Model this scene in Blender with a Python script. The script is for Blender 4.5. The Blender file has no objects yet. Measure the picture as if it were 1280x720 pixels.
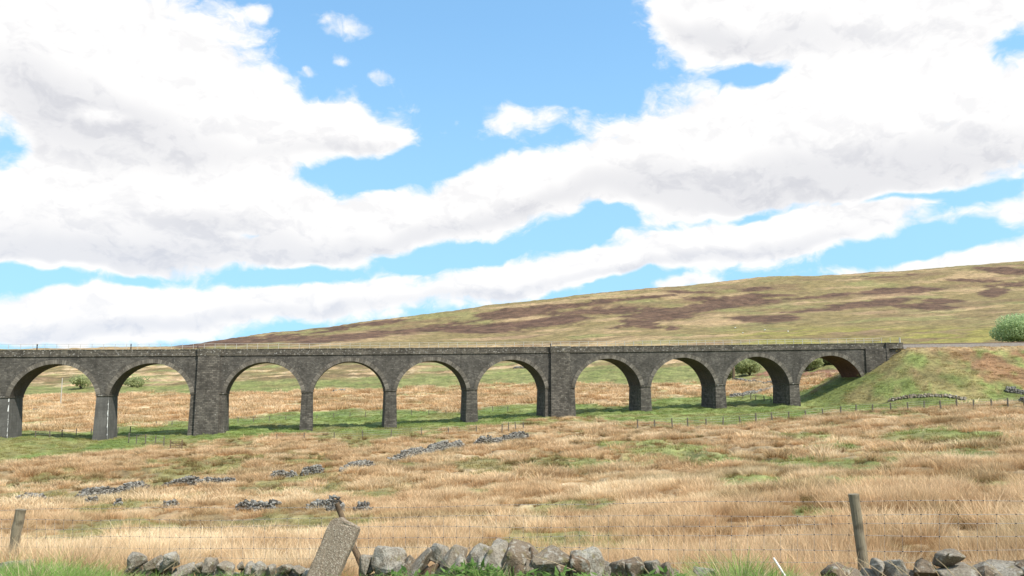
import bpy, bmesh, math, random
import numpy as np
from mathutils import Vector, Matrix
rnd = random.Random(7); RS = np.random.RandomState(11)
S = bpy.context.scene; COL = S.collection
# ------------------------------------------------------------------ camera
F, PITCH, YAW = 1044.75, 0.1244, 0.219          # focal length in px of a 1280 wide picture
CP, SP, CY, SY = math.cos(PITCH), math.sin(PITCH), math.cos(YAW), math.sin(YAW)
cam = bpy.data.cameras.new('camera'); co = bpy.data.objects.new('camera', cam); COL.objects.link(co)
cam.sensor_width = 36; cam.lens = 36 * F / 1280; cam.clip_start = .1; cam.clip_end = 12000
co.rotation_euler = (math.pi / 2 + PITCH, 0, -YAW); S.camera = co
S.render.resolution_x, S.render.resolution_y = 1024, 576
def to_cam(X, Y): return X * CY - Y * SY, X * SY + Y * CY      # right, forward
def to_world(A, d): return A * CY + d * SY, -A * SY + d * CY
def to_px(X, Y, Z):
    A, d = to_cam(X, Y); yf = d * CP + Z * SP; zu = -d * SP + Z * CP
    return 640 + F * A / yf, 360 - F * zu / yf
def slope(y):                                   # height / depth of the sight line through picture row y
    m = (360 - y) / F; return (m * CP + SP) / (CP - m * SP)
# ------------------------------------------------------------------ numpy noise
def _h(ix, iy, seed):
    n = (ix.astype(np.int64) * 374761393 + iy.astype(np.int64) * 668265263 + seed * 974711) & 0xffffffff
    n = ((n ^ (n >> 13)) * 1274126177) & 0xffffffff
    return ((n ^ (n >> 16)) & 0xffff) / 65535.0
def vnoise(x, y, seed=0):
    x0, y0 = np.floor(x), np.floor(y); fx, fy = x - x0, y - y0
    fx = fx * fx * (3 - 2 * fx); fy = fy * fy * (3 - 2 * fy); ix, iy = x0.astype(int), y0.astype(int)
    a = _h(ix, iy, seed); b = _h(ix + 1, iy, seed); c = _h(ix, iy + 1, seed); d = _h(ix + 1, iy + 1, seed)
    return (a + (b - a) * fx) * (1 - fy) + (c + (d - c) * fx) * fy
def fbm(x, y, o=4, seed=0, g=.5):
    s, a, t = 0., 1., 0.
    for i in range(o): s = s + a * vnoise(x * 2 ** i + 17.3 * i, y * 2 ** i - 9.1 * i, seed + i); t += a; a *= g
    return s / t
def sstep(a, b, x): t = np.clip((x - a) / (b - a), 0, 1); return t * t * (3 - 2 * t)
# ------------------------------------------------------------------ viaduct layout
D0, S0, PB, PW, VW, KUR, SPAN, GR = 165.3, 4.34, 2.18, 6.16, 6.85, -.0013, 13.72, .0178
ZS, ZC, ZP, ZT = .268, 5.90, 8.443, 7.315       # springing, crown, parapet top, string course (at X = 0)
Wp = lambda i: PW if i in (2, 6) else PB
PL = {3: 0.}
for i in range(4, 12): PL[i] = PL[i - 1] + Wp(i - 1) + SPAN
for i in (2, 1, 0, -1, -2): PL[i] = PL[i + 1] - SPAN - Wp(i)
PR = {i: PL[i] + Wp(i) for i in PL}
S_END, S_START = 124.6, PL[-2] - 6
def yc(X):
    Xc = np.clip(X, -110, 140); return D0 + .5 * KUR * Xc * Xc + KUR * Xc * (X - Xc)
def vmap(s, t, z):                              # viaduct coordinates: along, across, height
    X = s - S0; return np.stack([X + 0 * t, yc(X) + t, z + GR * X], -1)
# ------------------------------------------------------------------ terrain
COLS = {   # picture column : (depth, height) pairs
 -60: [(3,-1.65),(8,-2.05),(10.8,-2.4),(12.6,-2.85),(20,-4.1),(35,-6),(55,-7.8),(80,-9.4),(115,-9.6),(147,-7.9),(172,-7.9),(200,-7),(240,-4.8),(300,-1.2),(340,2),(450,13),(600,26),(700,34.2),(820,34),(2200,20)],
 0:   [(3,-1.65),(8,-2.0),(10.6,-2.35),(12.4,-2.8),(20,-4.0),(35,-5.9),(55,-7.7),(80,-9.2),(118,-9.5),(147,-7.9),(172,-7.9),(200,-7),(240,-4.8),(300,-1.2),(340,2),(450,13),(600,26),(700,34.6),(820,34.5),(2200,20)],
 110: [(3,-1.65),(8,-2.0),(10.4,-2.3),(12,-2.75),(20,-4.0),(35,-5.9),(55,-7.7),(80,-9.1),(130,-9.3),(152,-8.7),(172,-8.2),(200,-7),(240,-4.7),(300,-1.0),(340,2.2),(450,13),(600,27),(700,37.3),(820,36),(2200,20)],
 200: [(3,-1.65),(8,-2.0),(10.2,-2.25),(11.6,-2.7),(20,-3.95),(35,-5.8),(55,-7.5),(80,-8.9),(132,-9.0),(154,-8.3),(172,-7.8),(200,-6.8),(240,-4.4),(300,-.6),(340,3),(450,13.5),(600,27),(740,39),(900,37),(2200,20)],
 320: [(3,-1.65),(8,-1.95),(9.9,-2.15),(11.2,-2.6),(20,-3.9),(35,-5.7),(55,-7.3),(80,-8.6),(110,-8.8),(138,-8.4),(159,-7.4),(172,-7),(200,-6.4),(240,-3.9),(300,-.4),(340,4),(450,14),(600,29),(800,53.7),(950,52),(2200,20)],
 480: [(3,-1.65),(8,-1.9),(9.4,-2.05),(10.6,-2.5),(20,-3.8),(35,-5.45),(55,-6.9),(80,-7.9),(110,-7.9),(145,-7.2),(164,-6.9),(180,-6.4),(210,-4.6),(250,-2),(310,3),(380,10),(500,23),(700,48),(870,74.5),(1050,72),(2200,30)],
 640: [(3,-1.65),(7.5,-1.85),(8.8,-1.95),(10,-2.45),(20,-3.7),(35,-5.2),(55,-6.5),(80,-7.2),(110,-7),(140,-6.3),(168,-5.5),(180,-5),(210,-3),(260,.15),(310,4.9),(380,12),(500,25),(700,52),(950,98.5),(1150,97),(2200,60)],
 800: [(3,-1.6),(7.2,-1.8),(8.4,-1.9),(9.6,-2.35),(20,-3.4),(35,-4.6),(55,-5.6),(80,-6.1),(110,-5.6),(140,-5.0),(172,-4),(185,-3.4),(212,-1.2),(255,2),(305,7),(390,16),(550,37),(750,69),(1050,125.5),(1300,124),(2200,90)],
 960: [(3,-1.6),(7,-1.75),(8,-1.85),(9.2,-2.3),(20,-3.0),(35,-3.9),(55,-4.8),(80,-5.0),(110,-4.6),(140,-4.1),(176,-3.1),(190,-1.7),(215,0),(250,3.9),(300,9.5),(400,20.7),(600,49),(800,86),(1150,152.5),(1400,151),(2200,120)],
 1120:[(3,-1.6),(6.8,-1.7),(7.7,-1.8),(8.9,-2.2),(20,-2.8),(35,-3.5),(55,-4.0),(80,-4.0),(110,-3.4),(140,-2.8),(155,-2.7),(176,-2),(200,0),(230,6),(280,14),(400,25),(600,54),(800,92),(1200,166.5),(1450,166),(2200,140)],
 1280:[(3,-1.55),(6.5,-1.7),(7.3,-1.75),(8.5,-2.15),(20,-2.7),(35,-3.2),(55,-3.4),(80,-3.1),(110,-2.3),(130,-1.6),(150,-2.0),(176,-1.5),(215,4),(250,12),(300,17),(400,29),(600,59),(800,96),(1250,188),(1500,190),(2200,180)],
 1360:[(3,-1.55),(6.5,-1.7),(7.3,-1.75),(8.5,-2.1),(20,-2.7),(35,-3.1),(55,-3.2),(80,-2.8),(110,-1.9),(130,-1.2),(150,-1.6),(176,-1.2),(215,5),(250,12),(300,17),(400,30),(600,61),(800,100),(1300,200),(1500,202),(2200,200)],
}
def phi_px(x): return np.arctan((x - 640) * CP / F)
LR = np.linspace(math.log(2.0), math.log(4500.), 500)
def pchip(x, y, q):
    h = np.diff(x); d = np.diff(y) / h; m = np.zeros_like(y)
    for k in range(1, len(x) - 1):
        if d[k - 1] * d[k] > 0:
            w1, w2 = 2 * h[k] + h[k - 1], h[k] + 2 * h[k - 1]; m[k] = (w1 + w2) / (w1 / d[k - 1] + w2 / d[k])
    m[0], m[-1] = d[0], 0
    i = np.clip(np.searchsorted(x, q) - 1, 0, len(x) - 2); t = np.clip((q - x[i]) / h[i], 0, 1)
    return (2*t**3-3*t**2+1)*y[i] + (t**3-2*t**2+t)*h[i]*m[i] + (-2*t**3+3*t**2)*y[i+1] + (t**3-t**2)*h[i]*m[i+1]
cx = np.array(sorted(COLS)); cphi = phi_px(cx); prof = []
for x, p in zip(cx, cphi):
    a = np.array(COLS[x], float); prof.append(pchip(np.log(a[:, 0] / math.cos(p)), a[:, 1], LR))
prof = np.array(prof)
PH = np.linspace(cphi[0], cphi[-1], 241)
TAB = np.array([pchip(cphi, prof[:, j], PH) for j in range(len(LR))]).T
ker = np.exp(-np.linspace(-2, 2, 25) ** 2); ker /= ker.sum()
pad = np.pad(TAB, ((12, 12), (0, 0)), mode='edge'); TABS = np.array([np.convolve(pad[:, j], ker, 'valid') for j in range(len(LR))]).T
def base_h(X, Y):
    A, d = to_cam(X, Y); r = np.hypot(A, d); p = np.clip(np.arctan2(A, d), PH[0], PH[-1])
    u = (p - PH[0]) / (PH[1] - PH[0]); v = np.clip((np.log(np.maximum(r, 2.0)) - LR[0]) / (LR[1] - LR[0]), 0, len(LR) - 1.001)
    i = np.clip(u.astype(int), 0, len(PH) - 2); j = v.astype(int); fu, fv = u - i, v - j
    return (TABS[i, j] * (1-fu) + TABS[i+1, j] * fu) * (1-fv) + (TABS[i, j+1] * (1-fu) + TABS[i+1, j+1] * fu) * fv
def track_z(X): return ZT - .12 + GR * np.clip(X, -130, 260)
def emb(X, Y):
    s = X + S0; t = Y - yc(X); l = np.maximum(np.abs(t - VW / 2) - 5.0, 0) * .5
    e1 = np.maximum(S_END + .3 - s, 0) * .6; e2 = np.maximum(s - S_START, 0) * .6
    n = (fbm(X / 7, Y / 7, 3, 5) - .5) * 1.1
    top = track_z(X)
    return np.maximum(top - np.sqrt(l * l + e1 * e1), top - np.sqrt(l * l + e2 * e2)) + n * np.clip(l, 0, 1)
def H(X, Y, detail=True):
    X = np.asarray(X, float); Y = np.asarray(Y, float); z = base_h(X, Y); r = np.hypot(X, Y)
    if detail:
        z = z + (sstep(.30, .62, fbm(X / 1.9, Y / 2.2, 3, 1)) - .5) * .46 * sstep(14, 60, r) * (1 - sstep(300, 500, r)) \
              + (fbm(X / 11, Y / 11, 3, 2) - .5) * 1.0 * sstep(20, 60, r) * (1 - sstep(120, 150, r)) \
              + (fbm(X / 25, Y / 25, 4, 3) - .5) * 2.6 * sstep(230, 420, r) + (fbm(X / 8, Y / 8, 3, 6) - .5) * 1.6 * sstep(260, 420, r) + (fbm(X / 90, Y / 90, 3, 4) - .5) * 3.5 * sstep(350, 700, r)
    e = emb(X, Y); k = 1.2
    hgt = np.clip(.5 + .5 * (e - z) / k, 0, 1)
    return z * (1 - hgt) + e * hgt + k * hgt * (1 - hgt)
def at(px, y=None, depth=None):                 # ground point seen at (px, y), or at a given depth in column px
    if depth is not None:
        d = depth; z = 0
        for _ in range(4): A = (px - 640) / F * (d * CP + z * SP); X, Y = to_world(A, d); z = float(H(X, Y))
        return Vector((X, Y, z))
    ds = np.exp(np.linspace(math.log(4), math.log(1800), 4000)); sl = slope(y); zz = sl * ds
    A = (px - 640) / F * (ds * CP + zz * SP); X, Y = to_world(A, ds); g = H(X, Y)
    k = np.argmax(g >= zz); k = k if g[k] >= zz[k] else len(ds) - 1
    return Vector((X[k], Y[k], float(g[k])))
# ------------------------------------------------------------------ scene helpers
def link_mesh(name, v, f, mat=None, parent=None, uv=None, smooth=False, attrs=None):
    me = bpy.data.meshes.new(name); me.from_pydata([tuple(p) for p in v], [], [tuple(q) for q in f])
    if uv is not None:
        l = me.uv_layers.new(name='uv'); l.data.foreach_set('uv', np.asarray(uv, np.float32).ravel())
    if attrs:
        for k, a in attrs.items():
            a = np.asarray(a, np.float32)
            if a.ndim == 1: me.attributes.new(k, 'FLOAT', 'POINT').data.foreach_set('value', a)
            else: me.attributes.new(k, 'FLOAT_COLOR', 'POINT').data.foreach_set('color', np.c_[a, np.ones(len(a))].astype(np.float32).ravel())
    me.polygons.foreach_set('use_smooth', [smooth] * len(me.polygons))
    if mat: me.materials.append(mat)
    o = bpy.data.objects.new(name, me); COL.objects.link(o)
    if parent: o.parent = parent
    return o
def tag(o, label=None, cat=None, group=None, kind=None):
    if label: o['label'] = label
    if cat: o['category'] = cat; o['kind'] = 'thing'
    if group: o['group'] = group
    if kind: o['kind'] = kind
    return o
def empty(name, loc, label, cat, group=None):
    o = bpy.data.objects.new(name, None); COL.objects.link(o); o.location = loc; o.empty_display_size = .2
    return tag(o, label, cat, group)
class MB:
    """collects quads with optional uv into one mesh"""
    def __init__(s): s.v, s.f, s.uv = [], [], []
    def quad(s, pts, uv=None):
        n = len(s.v); s.v += [tuple(p) for p in pts]; s.f.append(tuple(range(n, n + len(pts))))
        s.uv += [tuple(q) for q in (uv or [(0, 0)] * len(pts))]
    def box(s, c, sx, sy, sz, rot=None):
        P = [Vector((x * sx / 2, y * sy / 2, z * sz / 2)) for x in (-1, 1) for y in (-1, 1) for z in (-1, 1)]
        if rot: P = [rot @ p for p in P]
        P = [p + Vector(c) for p in P]
        for q in ((0, 1, 3, 2), (4, 6, 7, 5), (0, 4, 5, 1), (2, 3, 7, 6), (0, 2, 6, 4), (1, 5, 7, 3)): s.quad([P[i] for i in q])
    def tube(s, pts, rad, n=6, cap=True):
        pts = [Vector(p) for p in pts]; rad = rad if hasattr(rad, '__len__') else [rad] * len(pts); rings = []
        for i, p in enumerate(pts):
            t = (pts[min(i + 1, len(pts) - 1)] - pts[max(i - 1, 0)]).normalized()
            a = t.cross(Vector((0, 0, 1)) if abs(t.z) < .9 else Vector((1, 0, 0))).normalized(); b = t.cross(a)
            rings.append([p + (a * math.cos(2 * math.pi * k / n) + b * math.sin(2 * math.pi * k / n)) * rad[i] for k in range(n)])
        for r0, r1 in zip(rings, rings[1:]):
            for k in range(n): s.quad([r0[k], r0[(k + 1) % n], r1[(k + 1) % n], r1[k]])
        if cap: s.quad(rings[0][::-1]); s.quad(rings[-1])
    def build(s, name, mat, parent=None, weld=True, smooth=False, bevel=0):
        o = link_mesh(name, s.v, s.f, mat, parent, s.uv, smooth)
        if weld:
            bm = bmesh.new(); bm.from_mesh(o.data); bmesh.ops.remove_doubles(bm, verts=bm.verts, dist=1e-4)
            bmesh.ops.recalc_face_normals(bm, faces=bm.faces); bm.to_mesh(o.data); bm.free()
            o.data.polygons.foreach_set('use_smooth', [smooth] * len(o.data.polygons))
        if parent is not None: o.matrix_parent_inverse = Matrix.Translation(-parent.location)
        return o
# ------------------------------------------------------------------ node helpers
class NT:
    def __init__(s, nt): s.t = nt
    def n(s, typ, ins=None, **kw):
        nd = s.t.nodes.new(typ)
        for k, v in kw.items(): setattr(nd, k, v)
        for k, v in (ins or {}).items():
            if isinstance(v, bpy.types.NodeSocket): s.t.links.new(v, nd.inputs[k])
            else: nd.inputs[k].default_value = v
        return nd
    def m(s, op, a, b=0., c=0., clamp=False): return s.n('ShaderNodeMath', {0: a, 1: b, 2: c}, operation=op, use_clamp=clamp).outputs[0]
    def mr(s, x, a, b, c, d, smooth=False):
        return s.n('ShaderNodeMapRange', {0: x, 1: a, 2: b, 3: c, 4: d}, interpolation_type='SMOOTHSTEP' if smooth else 'LINEAR').outputs[0]
    def mix(s, f, a, b, mode='MIX'):
        nd = s.n('ShaderNodeMix', data_type='RGBA', blend_type=mode)
        for i, v in ((0, f), (6, a), (7, b)):
            if isinstance(v, bpy.types.NodeSocket): s.t.links.new(v, nd.inputs[i])
            else: nd.inputs[i].default_value = v if i == 0 else (*v, 1) if len(v) == 3 else v
        return nd.outputs[2]
    def noise(s, vec, sc, det=4, ro=.55, dist=0., col=False):
        nd = s.n('ShaderNodeTexNoise', {'Vector': vec, 'Scale': sc, 'Detail': det, 'Roughness': ro, 'Distortion': dist})
        return nd.outputs['Color' if col else 'Fac']
def material(name, build, rough=.9):
    m = bpy.data.materials.new(name); m.use_nodes = True; nt = m.node_tree; nt.nodes.clear(); k = NT(nt)
    p = k.n('ShaderNodeBsdfPrincipled', {'Roughness': rough, 'Specular IOR Level': .15}); out = k.n('ShaderNodeOutputMaterial', {0: p.outputs[0]})
    build(k, p, out); return m
def setb(k, p, col, height=None, strength=.5, dist=.05):
    k.t.links.new(col, p.inputs['Base Color'])
    if height is not None:
        b = k.n('ShaderNodeBump', {'Height': height, 'Strength': strength, 'Distance': dist}); k.t.links.new(b.outputs[0], p.inputs['Normal'])
# ------------------------------------------------------------------ daylight: sun from behind the right shoulder, broken cloud
fw, rt = Vector((SY, CY, 0)), Vector((CY, -SY, 0))
SUN_EL = math.radians(52); sd = (-fw * math.cos(math.radians(48)) + rt * math.sin(math.radians(48))).normalized()
SUN = Vector((sd.x * math.cos(SUN_EL), sd.y * math.cos(SUN_EL), math.sin(SUN_EL)))
sl_ = bpy.data.lights.new('sun', 'SUN'); sl_.energy = 3.6; sl_.angle = math.radians(.53); sl_.color = (1, .955, .88)
so = bpy.data.objects.new('sun', sl_); COL.objects.link(so); so.rotation_euler = SUN.to_track_quat('Z', 'Y').to_euler()
W = bpy.data.worlds.new('World'); S.world = W; W.use_nodes = True; wn = W.node_tree; wn.nodes.clear()
def azel(px, py):
    A, Yf, Z = (px - 640) / F, CP - (360 - py) / F * SP, SP + (360 - py) / F * CP
    X, Y = to_world(A, Yf); r = math.sqrt(X * X + Y * Y + Z * Z); return math.atan2(X, Y), math.asin(Z / r)
CLOUDS = [  # centre and reach of each cloud lobe (picture px, turned into azimuth and elevation), tilt, weight
 (60,70,340,170,0,1),(190,120,250,150,-25,1),(330,165,190,85,-5,.9),(450,166,170,50,6,.95),(150,250,320,100,0,1),(0,280,260,90,0,.9),(300,262,220,62,10,.9),
 (470,276,190,58,8,1),(600,256,180,58,14,1),(730,205,190,82,14,1),(880,185,210,95,12,1.1),(1060,160,300,115,12,1.2),(1250,160,260,115,0,1.1),(940,235,200,50,5,.8),
 (1000,12,280,85,-3,1.1),(1200,14,240,80,0,1),(880,22,140,66,-20,.9),(1130,80,150,60,10,.8),
 (50,392,270,52,3,1),(280,384,240,42,4,1),(500,366,240,42,5,1),(700,342,220,42,7,1.05),(880,308,200,44,9,1.05),(1035,288,165,50,8,1.05),(220,322,240,44,0,.85),(400,306,140,44,0,.85),
 (436,40,84,24,-12,.8),(428,78,28,11,0,.55),(660,142,105,32,6,.8),(480,100,30,18,0,.6),(332,12,30,14,0,.6),(1105,338,85,24,6,1),(1240,324,120,26,8,1),(1250,266,95,28,6,1),
 (770,292,32,13,0,.6),(425,128,60,34,20,.6),(500,116,44,24,-10,.6),(468,98,34,18,20,.7),(412,134,34,16,-10,.65),(388,86,24,9,0,.6),(860,356,70,12,0,.7),(20,415,170,20,0,.5),
 (590,62,260,110,0,-.8),(720,36,120,110,0,-.6),(410,226,95,42,0,-1.0),(515,205,120,26,13,-1.0),(130,138,60,22,0,-.8),(8,178,40,42,0,-.65),(940,96,58,18,0,-.8),(1262,56,54,40,0,-.9),(300,293,56,15,0,-.8),
 (370,350,130,22,5,-.8),(570,320,120,18,8,-.7),(745,285,90,26,15,-.8),(30,346,110,20,0,-.9),(170,352,60,9,0,-.5),(1160,298,150,26,10,-.8),(905,272,110,12,9,-.6),(1225,246,70,22,0,-.7),(770,356,120,13,10,-.7),(1110,243,130,9,0,-.5),(30,424,60,10,0,-.5),
]
g = bpy.data.node_groups.new('cloud_density', 'ShaderNodeTree')
g.interface.new_socket('Vector', in_out='INPUT', socket_type='NodeSocketVector'); [g.interface.new_socket(q, in_out='OUTPUT', socket_type='NodeSocketFloat') for q in ('density', 'side', 'relief', 'mass')]
k = NT(g); gi = k.n('NodeGroupInput').outputs[0]; acc = None
wob = k.n('ShaderNodeVectorMath', {0: k.noise(gi, 9, 3, .6, col=True), 1: (.5, .5, .5)}, operation='SUBTRACT').outputs[0]
wob = k.n('ShaderNodeVectorMath', {0: wob, 3: .05}, operation='SCALE').outputs[0]
pos = k.n('ShaderNodeVectorMath', {0: gi, 1: wob}, operation='ADD').outputs[0]; base = None
for (bx, by, rx, ry, rot, w) in CLOUDS:
    a0, e0 = azel(bx, by)
    vin = pos if acc is None else k.n('ShaderNodeVectorMath', {0: acc, 1: (1e-7, 1e-7, 0), 2: pos}, operation='MULTIPLY_ADD').outputs[0]   # keeps the lobes in sequence for the shader stack
    mp = k.n('ShaderNodeMapping', {'Vector': vin, 'Location': (a0, e0, 0), 'Rotation': (0, 0, math.radians(rot)), 'Scale': (1.12 * rx / F, 1.12 * ry / F, 1)}, vector_type='TEXTURE')
    ln = k.n('ShaderNodeVectorMath', {0: mp.outputs[0]}, operation='LENGTH').outputs['Value']
    v = k.mr(ln, 0, 1, w * (1 if w > 0 else 1.35), 0, True); ly = k.n('ShaderNodeSeparateXYZ', {0: mp.outputs[0]}).outputs[1]
    bs = k.m('MULTIPLY', v, ly); acc = v if acc is None else k.m('ADD', acc, v)
    if w > .8: base = bs if base is None else k.m('ADD', base, bs)
acc = k.m('MINIMUM', acc, 1.3)
a1, e1 = azel(640, 250)                              # outside the view: scattered cloud from noise alone
off = k.n('ShaderNodeVectorMath', {0: gi, 1: (a1, e1, 0)}, operation='SUBTRACT').outputs[0]
far = k.mr(k.n('ShaderNodeVectorMath', {0: off}, operation='LENGTH').outputs['Value'], .75, 1.2, 0, .42, True)
st = k.n('ShaderNodeVectorMath', {0: pos, 1: (1, 1.6, 1)}, operation='MULTIPLY').outputs[0]
n1 = k.noise(st, 7.5, 9, .6, .25)
def billow(v):                                       # rounded heads, small ones riding on large ones
    nd = k.n('ShaderNodeTexVoronoi', {'Vector': v, 'Scale': 15., 'Detail': 3., 'Roughness': .55, 'Lacunarity': 2.3, 'Randomness': 1.}, feature='F1', normalize=True); return nd.outputs['Distance']
wb2 = k.n('ShaderNodeVectorMath', {0: k.n('ShaderNodeVectorMath', {0: k.noise(st, 22, 4, .6, col=True), 1: (.5, .5, .5)}, operation='SUBTRACT').outputs[0], 3: .05}, operation='SCALE').outputs[0]
sb = k.n('ShaderNodeVectorMath', {0: st, 1: wb2}, operation='ADD').outputs[0]
su = k.n('ShaderNodeVectorMath', {0: st, 1: (.012, .030, 0)}, operation='ADD').outputs[0]; n1u = k.noise(su, 7.5, 5, .6, .25)
sbu = k.n('ShaderNodeVectorMath', {0: sb, 1: (.008, .018, 0)}, operation='ADD').outputs[0]
v1 = billow(sb); v1u = billow(sbu)
den = k.m('ADD', k.m('ADD', acc, far), k.m('ADD', k.m('MULTIPLY', k.m('SUBTRACT', n1, .5), 2.3), k.m('MULTIPLY', k.m('SUBTRACT', .37, v1), 1.9)))
relief = k.m('ADD', k.m('MULTIPLY', k.m('SUBTRACT', n1u, n1), .55), k.m('MULTIPLY', k.m('SUBTRACT', v1, v1u), .75))
k.n('NodeGroupOutput', {0: den, 1: base, 2: relief, 3: acc})
k = NT(wn)
sky = k.n('ShaderNodeTexSky', sky_type='NISHITA', sun_disc=False, sun_elevation=SUN_EL, sun_rotation=math.atan2(SUN.x, SUN.y), altitude=300., air_density=1.0, dust_density=.6, ozone_density=1.6)
dv = k.n('ShaderNodeTexCoord').outputs['Generated']; sx = k.n('ShaderNodeSeparateXYZ', {0: dv})
ae = k.n('ShaderNodeCombineXYZ', {0: k.m('ARCTAN2', sx.outputs[0], sx.outputs[1]), 1: k.m('ARCSINE', sx.outputs[2])}).outputs[0]
nd = wn.nodes.new('ShaderNodeGroup'); nd.node_tree = g; wn.links.new(ae, nd.inputs[0]); d0, side, rel, mass = nd.outputs
alpha = k.mr(d0, .30, .92, 0, 1, True)
body = k.mr(mass, .45, 1.25, 0, 1, True)
under = k.m('MULTIPLY', k.mr(side, .10, -.42, 0, 1, True), body)      # lower side of a lobe turns grey
fold = k.m('MULTIPLY', k.mr(rel, -.04, .13, 0, 1, True), k.mr(d0, .5, .95, .15, 1, True))        # hollows between billows
lit = k.m('SUBTRACT', 1.0, k.m('ADD', k.m('MULTIPLY', under, .56), k.m('MULTIPLY', fold, .30)), clamp=True)
grey = k.mix(k.mr(sx.outputs[2], .03, .22, 0, 1), (.56, .63, .76), (.60, .61, .66))
ccol = k.mix(lit, grey, (1.0, .99, .98))
up = k.n('ShaderNodeCombineXYZ', {0: sx.outputs[0], 1: sx.outputs[1], 2: k.m('MULTIPLY_ADD', sx.outputs[2], 1.0, .22)}).outputs[0]
wn.links.new(k.n('ShaderNodeVectorMath', {0: up}, operation='NORMALIZE').outputs[0], sky.inputs[0])
skc = k.mix(1.0, sky.outputs[0], (1.14, 1.42, 1.32), 'MULTIPLY')
skc = k.mix(k.mr(sx.outputs[2], .02, .42, .72, 0), skc, (1.55, 2.75, 3.55))
b1 = k.n('ShaderNodeBackground', {0: skc, 1: .15}); b2 = k.n('ShaderNodeBackground', {0: ccol, 1: .62})
mx = k.n('ShaderNodeMixShader', {0: alpha, 1: b1.outputs[0], 2: b2.outputs[0]}); k.n('ShaderNodeOutputWorld', {0: mx.outputs[0]})
W.cycles.sampling_method = 'MANUAL'; W.cycles.sample_map_resolution = 512
vs = S.view_settings; S.display_settings.display_device = 'sRGB'; vs.view_transform = 'Standard'; vs.look = 'None'; vs.exposure = .8; vs.gamma = 1; vs.use_curve_mapping = False
# ------------------------------------------------------------------ materials
def objc(k): return k.n('ShaderNodeTexCoord').outputs['Object']
def uvc(k): return k.n('ShaderNodeTexCoord').outputs['UV']
def stone_mat(name, c1, c2, bw=.62, bh=.30, mortar=.018, rough_h=.5, spots=.0, pale=(.42, .40, .36), mort=(.05, .045, .038)):
    def b(k, p, out):
        uv = uvc(k); d = k.noise(uv, 1.1, 3, .65, col=True)
        u2 = k.n('ShaderNodeVectorMath', {0: uv, 1: k.n('ShaderNodeVectorMath', {0: d, 3: .17}, operation='SCALE').outputs[0]}, operation='ADD').outputs[0]
        br = k.n('ShaderNodeTexBrick', {'Vector': u2, 'Color1': (.12, .12, .12, 1), 'Color2': (1, 1, 1, 1), 'Mortar': (.5, .5, .5, 1), 'Scale': 1., 'Mortar Size': mortar, 'Mortar Smooth': .3, 'Bias': 0., 'Brick Width': bw, 'Row Height': bh})
        n1 = k.noise(uv, .35, 5, .65); n2 = k.noise(uv, 6., 4, .6); n3 = k.noise(uv, 1.6, 4, .6)
        st = k.n('ShaderNodeMapping', {'Vector': uv, 'Scale': (1.1, .12, 1)}); strk = k.noise(st.outputs[0], 1.2, 4, .6)
        col = k.mix(br.outputs[0], c1, c2)
        col = k.mix(k.mr(n1, .38, .66, 0, .75), col, tuple(x * .62 for x in c1))
        col = k.mix(k.mr(strk, .52, .72, 0, .65), col, tuple(x * .5 for x in c1))
        col = k.mix(k.mr(n3, .55, .75, 0, .35), col, tuple(x * 1.35 for x in c2))
        col = k.mix(k.mr(n2, .5, .8, 0, .3), col, (.055, .05, .042))
        col = k.mix(k.m('MULTIPLY', br.outputs[1], .8), col, mort)
        if spots:
            sp = k.noise(uv, 2.6, 5, .7); col = k.mix(k.mr(sp, .66 - spots * .1, .72 - spots * .1, 0, .8), col, pale)
        h = k.m('ADD', k.m('MULTIPLY', k.m('SUBTRACT', 1., br.outputs[1]), .6), k.m('ADD', k.m('MULTIPLY', k.m('MULTIPLY', br.outputs[0], .5), rough_h), k.m('MULTIPLY', n2, rough_h)))
        setb(k, p, col, h, .9, .06)
    return material(name, b)
M = {}
M['spandrel'] = stone_mat('spandrel_stone', (.070, .064, .055), (.162, .147, .125), .46, .23, .014, .35, .6, (.27, .25, .215))
M['rock'] = stone_mat('rock_faced_stone', (.062, .055, .046), (.205, .182, .150), .66, .31, .035, .9, .3)
M['parapet'] = stone_mat('parapet_stone', (.070, .062, .050), (.165, .145, .112), .7, .36, .015, .4, .9)
M['smooth'] = stone_mat('rendered_pier', (.110, .105, .094), (.135, .128, .115), 1.4, .6, .004, .15, .1)
M['ring'] = stone_mat('arch_ring_stone', (.085, .074, .060), (.250, .222, .182), .36, .9, .02, .5, .3)
M['barrel'] = stone_mat('barrel_brick', (.085, .072, .064), (.135, .108, .092), .45, .14, .012, .3, .2)
M['redbarrel'] = stone_mat('red_barrel_brick', (.125, .060, .045), (.190, .095, .068), .45, .14, .012, .3, .15)
def _white(k, p, out):
    n = k.noise(objc(k), 3, 4); setb(k, p, k.mix(n, (.5, .49, .46), (.75, .74, .70)))
M['white'] = material('white_lichen_edge', _white)
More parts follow.
